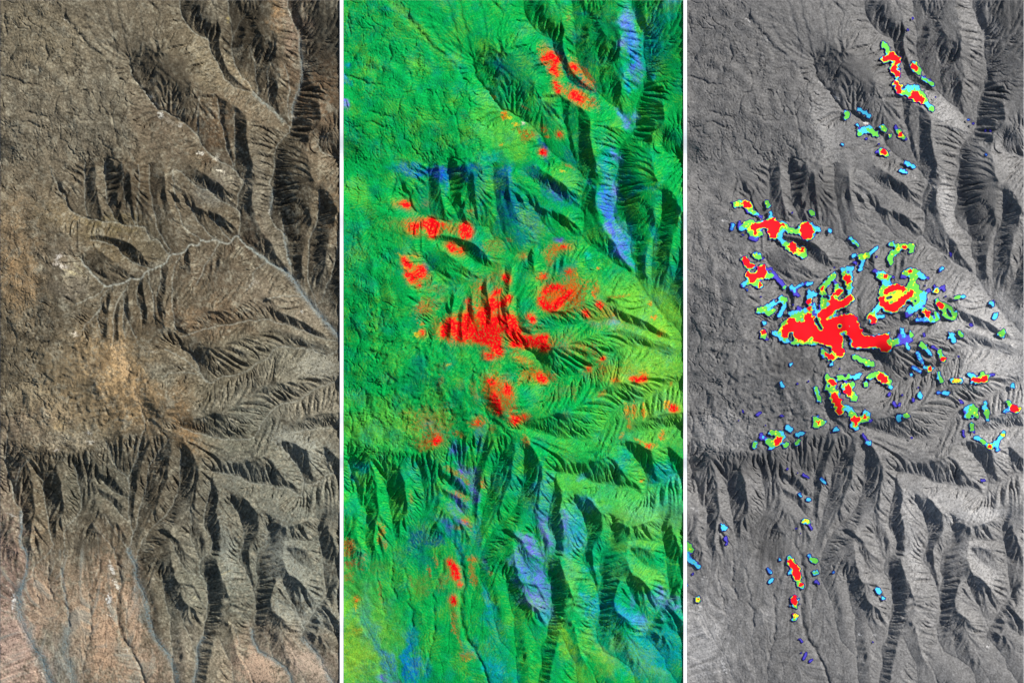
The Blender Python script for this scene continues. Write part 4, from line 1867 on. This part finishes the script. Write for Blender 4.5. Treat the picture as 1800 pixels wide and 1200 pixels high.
# backing board under the three models
def box(name, x0, x1, y0, y1, z0, z1, mat):
    me = bpy.data.meshes.new(name)
    me.from_pydata([(x, y, z) for z in (z0, z1) for x, y in ((x0, y0), (x1, y0), (x1, y1), (x0, y1))], [],
                   [(3, 2, 1, 0), (4, 5, 6, 7), (0, 1, 5, 4), (1, 2, 6, 5), (2, 3, 7, 6), (3, 0, 4, 7)])
    me.materials.append(mat); o = bpy.data.objects.new(name, me); col.objects.link(o); return o
bb = box('ground', -30, 48, -30, 42, BASE-.1, BASE-.002, m_white); bb['kind'] = 'structure'
# white divider strips, riding along the border between neighbouring models
def divider(x0, x1, lab):
    edge_h = H[M:M+Ht+1, M+W-4:M+W+1].max(1)
    z = (blur1(edge_h, 14) + 2.6)*U
    st = 6; ys = np.arange(0, Ht+1, st); zz = z[ys]
    vs = []; fs = []
    for k, (y, h) in enumerate(zip(ys, zz)):
        yy = (Ht-y)*U
        vs += [(x0*U, yy, BASE), (x1*U, yy, BASE), (x1*U, yy, h), (x0*U, yy, h)]
        if k:
            a = 4*(k-1); b = 4*k
            fs += [(a, b, b+3, a+3), (a+3, b+3, b+2, a+2), (a+2, b+2, b+1, a+1), (a+1, b+1, b, a)]
    fs += [(3, 2, 1, 0), (4*len(ys)-4, 4*len(ys)-3, 4*len(ys)-2, 4*len(ys)-1)]
    me = bpy.data.meshes.new('divider_strip'); me.from_pydata(vs, [], fs); me.materials.append(m_white)
    o = bpy.data.objects.new('divider_strip', me); col.objects.link(o)
    o['label'] = lab; o['category'] = 'divider strip'; o['group'] = 'white strips between the panels'
divider(597.4, 603.6, 'narrow white strip between the brown panel and the green panel')
divider(1201.4, 1207.6, 'narrow white strip between the green panel and the grey panel')

# ------------------------------------------------------------------ anomaly patches on the grey model
cols = {'outline': (34, 30, 110), 'violet_zone': (78, 70, 178), 'blue_zone': (56, 120, 200), 'cyan_zone': (76, 190, 222),
        'green_zone': (104, 194, 74), 'yellow_zone': (226, 228, 50), 'red_zone': (238, 28, 36)}
pm = {k: plain_material(k, srgb(*v)*1.08) for k, v in cols.items()}
order = ['outline', 'violet_zone', 'blue_zone', 'cyan_zone', 'green_zone', 'yellow_zone', 'red_zone']
cls = np.full(F.shape, -1, np.int8)
mask = F > .15
er = mask.copy()
for _ in range(3):
    P = np.pad(er, 1, mode='edge'); er = P[1:-1, 1:-1] & P[:-2, 1:-1] & P[2:, 1:-1] & P[1:-1, :-2] & P[1:-1, 2:]
cls[mask] = 0
for lv, th in enumerate((-9, 1.3, 1.65, 2.3, 3.6, 4.5)): cls[er & (F > th)] = lv+1
# connected patches (label by flooding the smallest index)
def components(m, diag=True):
    ys_, xs_ = np.nonzero(m); ids = -np.ones(m.shape, np.int64); ids[ys_, xs_] = np.arange(len(ys_))
    parent = list(range(len(ys_)))
    def find(a):
        while parent[a] != a:
            parent[a] = parent[parent[a]]; a = parent[a]
        return a
    for dy, dx in ((0, 1), (1, 0), (1, 1), (1, -1))[:4 if diag else 2]:
        y2 = ys_+dy; x2 = xs_+dx; ok = (y2 < m.shape[0]) & (x2 < m.shape[1]) & (x2 >= 0)
        a = np.nonzero(ok)[0]; b = ids[y2[ok], x2[ok]]; k = b >= 0
        for p, q in zip(a[k].tolist(), b[k].tolist()):
            p, q = find(p), find(q)
            if p != q: parent[max(p, q)] = min(p, q)
    return ys_, xs_, np.array([find(i) for i in range(len(ys_))])
def groups(root):
    o = np.argsort(root, kind='stable'); _, st = np.unique(root[o], return_index=True)
    return np.split(o, st[1:])
# crumbs of a zone too small to see join the zone around them
for rnd in range(2):
    for c in (0, 1, 2, 3, 4, 5, 6):
        y_, x_, r_ = components(cls == c, False)
        for g in groups(r_) if len(r_) else []:
            if len(g) < (26 if c in (1, 2) else 14):
                yy, xx = y_[g], x_[g]
                nb = np.concatenate([cls[np.clip(yy+a, 0, PH-1), np.clip(xx+b, 0, PW-1)] for a, b in ((0, 1), (0, -1), (1, 0), (-1, 0))])
                nb = nb[(nb != c) & (nb >= 0) & ((nb > 0) | (c == 1) & False | (c == 0))]
                if len(nb): cls[yy, xx] = np.bincount(nb).argmax()
ys_, xs_, root = components(mask)
# the sheets rest on a smoothed copy of the ground, clear of its small crests
Hc = H[M:M+Ht+1, M+5:M+5+593]
sm = blur(Hc, 24); over_ = np.maximum(Hc-sm, 0)
for _ in range(7):
    P = np.pad(over_, 1, mode='edge')
    over_ = np.maximum.reduce([P[1:-1, 1:-1], P[:-2, 1:-1], P[2:, 1:-1], P[1:-1, :-2], P[1:-1, 2:]])
sheet = sm + blur(over_, 7) + 1.2
def sheet_h(vx, vy):
    x = np.clip(vx/SS, 0, 591.99); y = np.clip(vy/SS, 0, Ht-.01); xi = x.astype(int); yi = y.astype(int); fx = x-xi; fy = y-yi
    return sheet[yi, xi]*(1-fx)*(1-fy)+sheet[yi, xi+1]*fx*(1-fy)+sheet[yi+1, xi]*(1-fx)*fy+sheet[yi+1, xi+1]*fx*fy
patches = []
for r in np.unique(root):
    sel = root == r
    if sel.sum() < 10: continue
    patches.append((ys_[sel], xs_[sel]))
patches.sort(key=lambda p: -len(p[0]))
info = []
for yy, xx in patches:
    c = cls[yy, xx]; cx, cy = xx.mean()/SS, yy.mean()/SS
    ext = (xx.max()-xx.min()+1, yy.max()-yy.min()+1)
    cov = np.cov(np.stack([xx, yy]).astype(float)); ev = np.sort(np.linalg.eigvalsh(cov))
    info.append(dict(n=len(yy)/SS**2, cx=cx, cy=cy, top=int(c.max()), el=float(np.sqrt(ev[1]/max(ev[0], .1)))))
HUE = {0: 'dark blue', 1: 'violet', 2: 'blue', 3: 'pale cyan', 4: 'green', 5: 'yellow', 6: 'red'}
def where(i):
    x, y = i['cx']/592, i['cy']/1200
    v = ('top' if y < .2 else 'upper' if y < .4 else 'middle' if y < .6 else 'lower' if y < .8 else 'bottom')
    h = ('left' if x < .33 else 'centre' if x < .66 else 'right')
    return v + ' ' + h
def side(a, b):
    ang = math.degrees(math.atan2(-(a['cy']-b['cy']), a['cx']-b['cx'])) % 360
    return ['right of', 'above right of', 'above', 'above left of', 'left of', 'below left of', 'below', 'below right of'][int(((ang+22.5) % 360)//45)]
def size(n): return 'largest' if n > 4000 else 'big' if n > 800 else 'medium' if n > 250 else 'small' if n > 60 else 'tiny'
def shape(e): return 'stretched' if e > 2.1 else 'oval' if e > 1.4 else 'roundish'
# landmarks: the biggest patches, each named once by what sets it apart
NBIG = 14
for k, i in enumerate(info[:NBIG]):
    core = {6: 'red-cored', 5: 'yellow-cored', 4: 'green-cored', 3: 'pale cyan', 2: 'blue', 1: 'violet', 0: 'dark blue'}[i['top']]
    i['short'] = f"{size(i['n'])} {core} patch at {where(i)}"
seen = {}
for k, i in enumerate(info[:NBIG]):
    seen.setdefault(i['short'], []).append(i)
for s, L in seen.items():
    if len(L) > 1:
        L.sort(key=lambda i: i['cy'])
        nm = ['upper', 'lower'] if len(L) == 2 else ['topmost', 'second highest', 'third highest', 'lowest', 'fifth'][:len(L)]
        for n_, i in zip(nm, L): i['short'] = n_ + ' ' + s
for i in info[:NBIG]: i['label'] = i['short'] + ' of the grey map'
cand = {}
for i in info[NBIG:]:
    d = [math.hypot(i['cx']-b['cx'], i['cy']-b['cy'])/(1+math.sqrt(b['n'])/60) for b in info[:NBIG]]
    b = info[:NBIG][int(np.argmin(d))]
    core = {6: 'red-cored', 5: 'yellow-cored', 4: 'green', 3: 'pale cyan', 2: 'blue', 1: 'violet', 0: 'dark blue'}[i['top']]
    i['lab0'] = (f"{size(i['n'])} {core} {shape(i['el'])} patch", side(i, b), b['short']); i['d'] = min(d)
    cand.setdefault(i['lab0'], []).append(i)
ORD = ['nearest', 'second', 'third', 'fourth', 'fifth', 'sixth', 'seventh', 'eighth', 'ninth', 'tenth', 'eleventh', 'twelfth']
ORD = [ORD[0]] + [w_+' nearest' for w_ in ORD[1:]]
for (a, s, b), L in cand.items():
    L.sort(key=lambda i: i['d'])
    for k, i in enumerate(L):
        i['label'] = f"{a} {s} {b}" if len(L) == 1 else f"{ORD[min(k, 11)]} {a} {s} {b}"
for (yy, xx), i in zip(patches, info):
    root_o = bpy.data.objects.new('anomaly_patch', None); col.objects.link(root_o)
    ox, oy = i['cx'], i['cy']; oz = float(sheet_h(np.array([ox*SS]), np.array([oy*SS]))[0])
    root_o.location = ((1208+ox)*U, (Ht-oy)*U, oz*U)
    root_o.empty_display_size = .05
    root_o['label'] = i['label']; root_o['category'] = 'map patch'; root_o['group'] = 'coloured anomaly patches on the grey map'
    c = cls[yy, xx]
    for ci, nm in enumerate(order):
      s = c == ci
      if not s.any(): continue
      sub = np.zeros((yy.max()-yy.min()+1, xx.max()-xx.min()+1), bool); sub[yy[s]-yy.min(), xx[s]-xx.min()] = True
      y_, x_, r_ = components(sub)
      for g in groups(r_):
        y, x = y_[g]+yy.min(), x_[g]+xx.min()
        cy = np.concatenate([y, y+1, y+1, y]); cx = np.concatenate([x, x, x+1, x+1])
        key = cy.astype(np.int64)*(PW+1)+cx; uq, inv = np.unique(key, return_inverse=True)
        vy, vx = uq//(PW+1), uq % (PW+1)
        z = sheet_h(vx.astype(float), vy.astype(float))
        co = np.stack([(vx/SS-ox)*U, -(vy/SS-oy)*U, (z-oz)*U], -1)
        n = len(y); fc = inv.reshape(4, n).T
        me = bpy.data.meshes.new(nm); me.vertices.add(len(co)); me.vertices.foreach_set('co', co.astype(np.float32).ravel())
        me.loops.add(4*n); me.loops.foreach_set('vertex_index', fc.astype(np.int32).ravel())
        me.polygons.add(n); me.polygons.foreach_set('loop_start', np.arange(0, 4*n, 4, dtype=np.int32)); me.polygons.foreach_set('loop_total', np.full(n, 4, np.int32))
        me.polygons.foreach_set('use_smooth', np.ones(n, bool))
        me.update(calc_edges=True); me.materials.append(pm[nm])
        o = bpy.data.objects.new(nm, me); col.objects.link(o); o.parent = root_o
print('patches', len(patches), 'H range', H.min(), H.max())
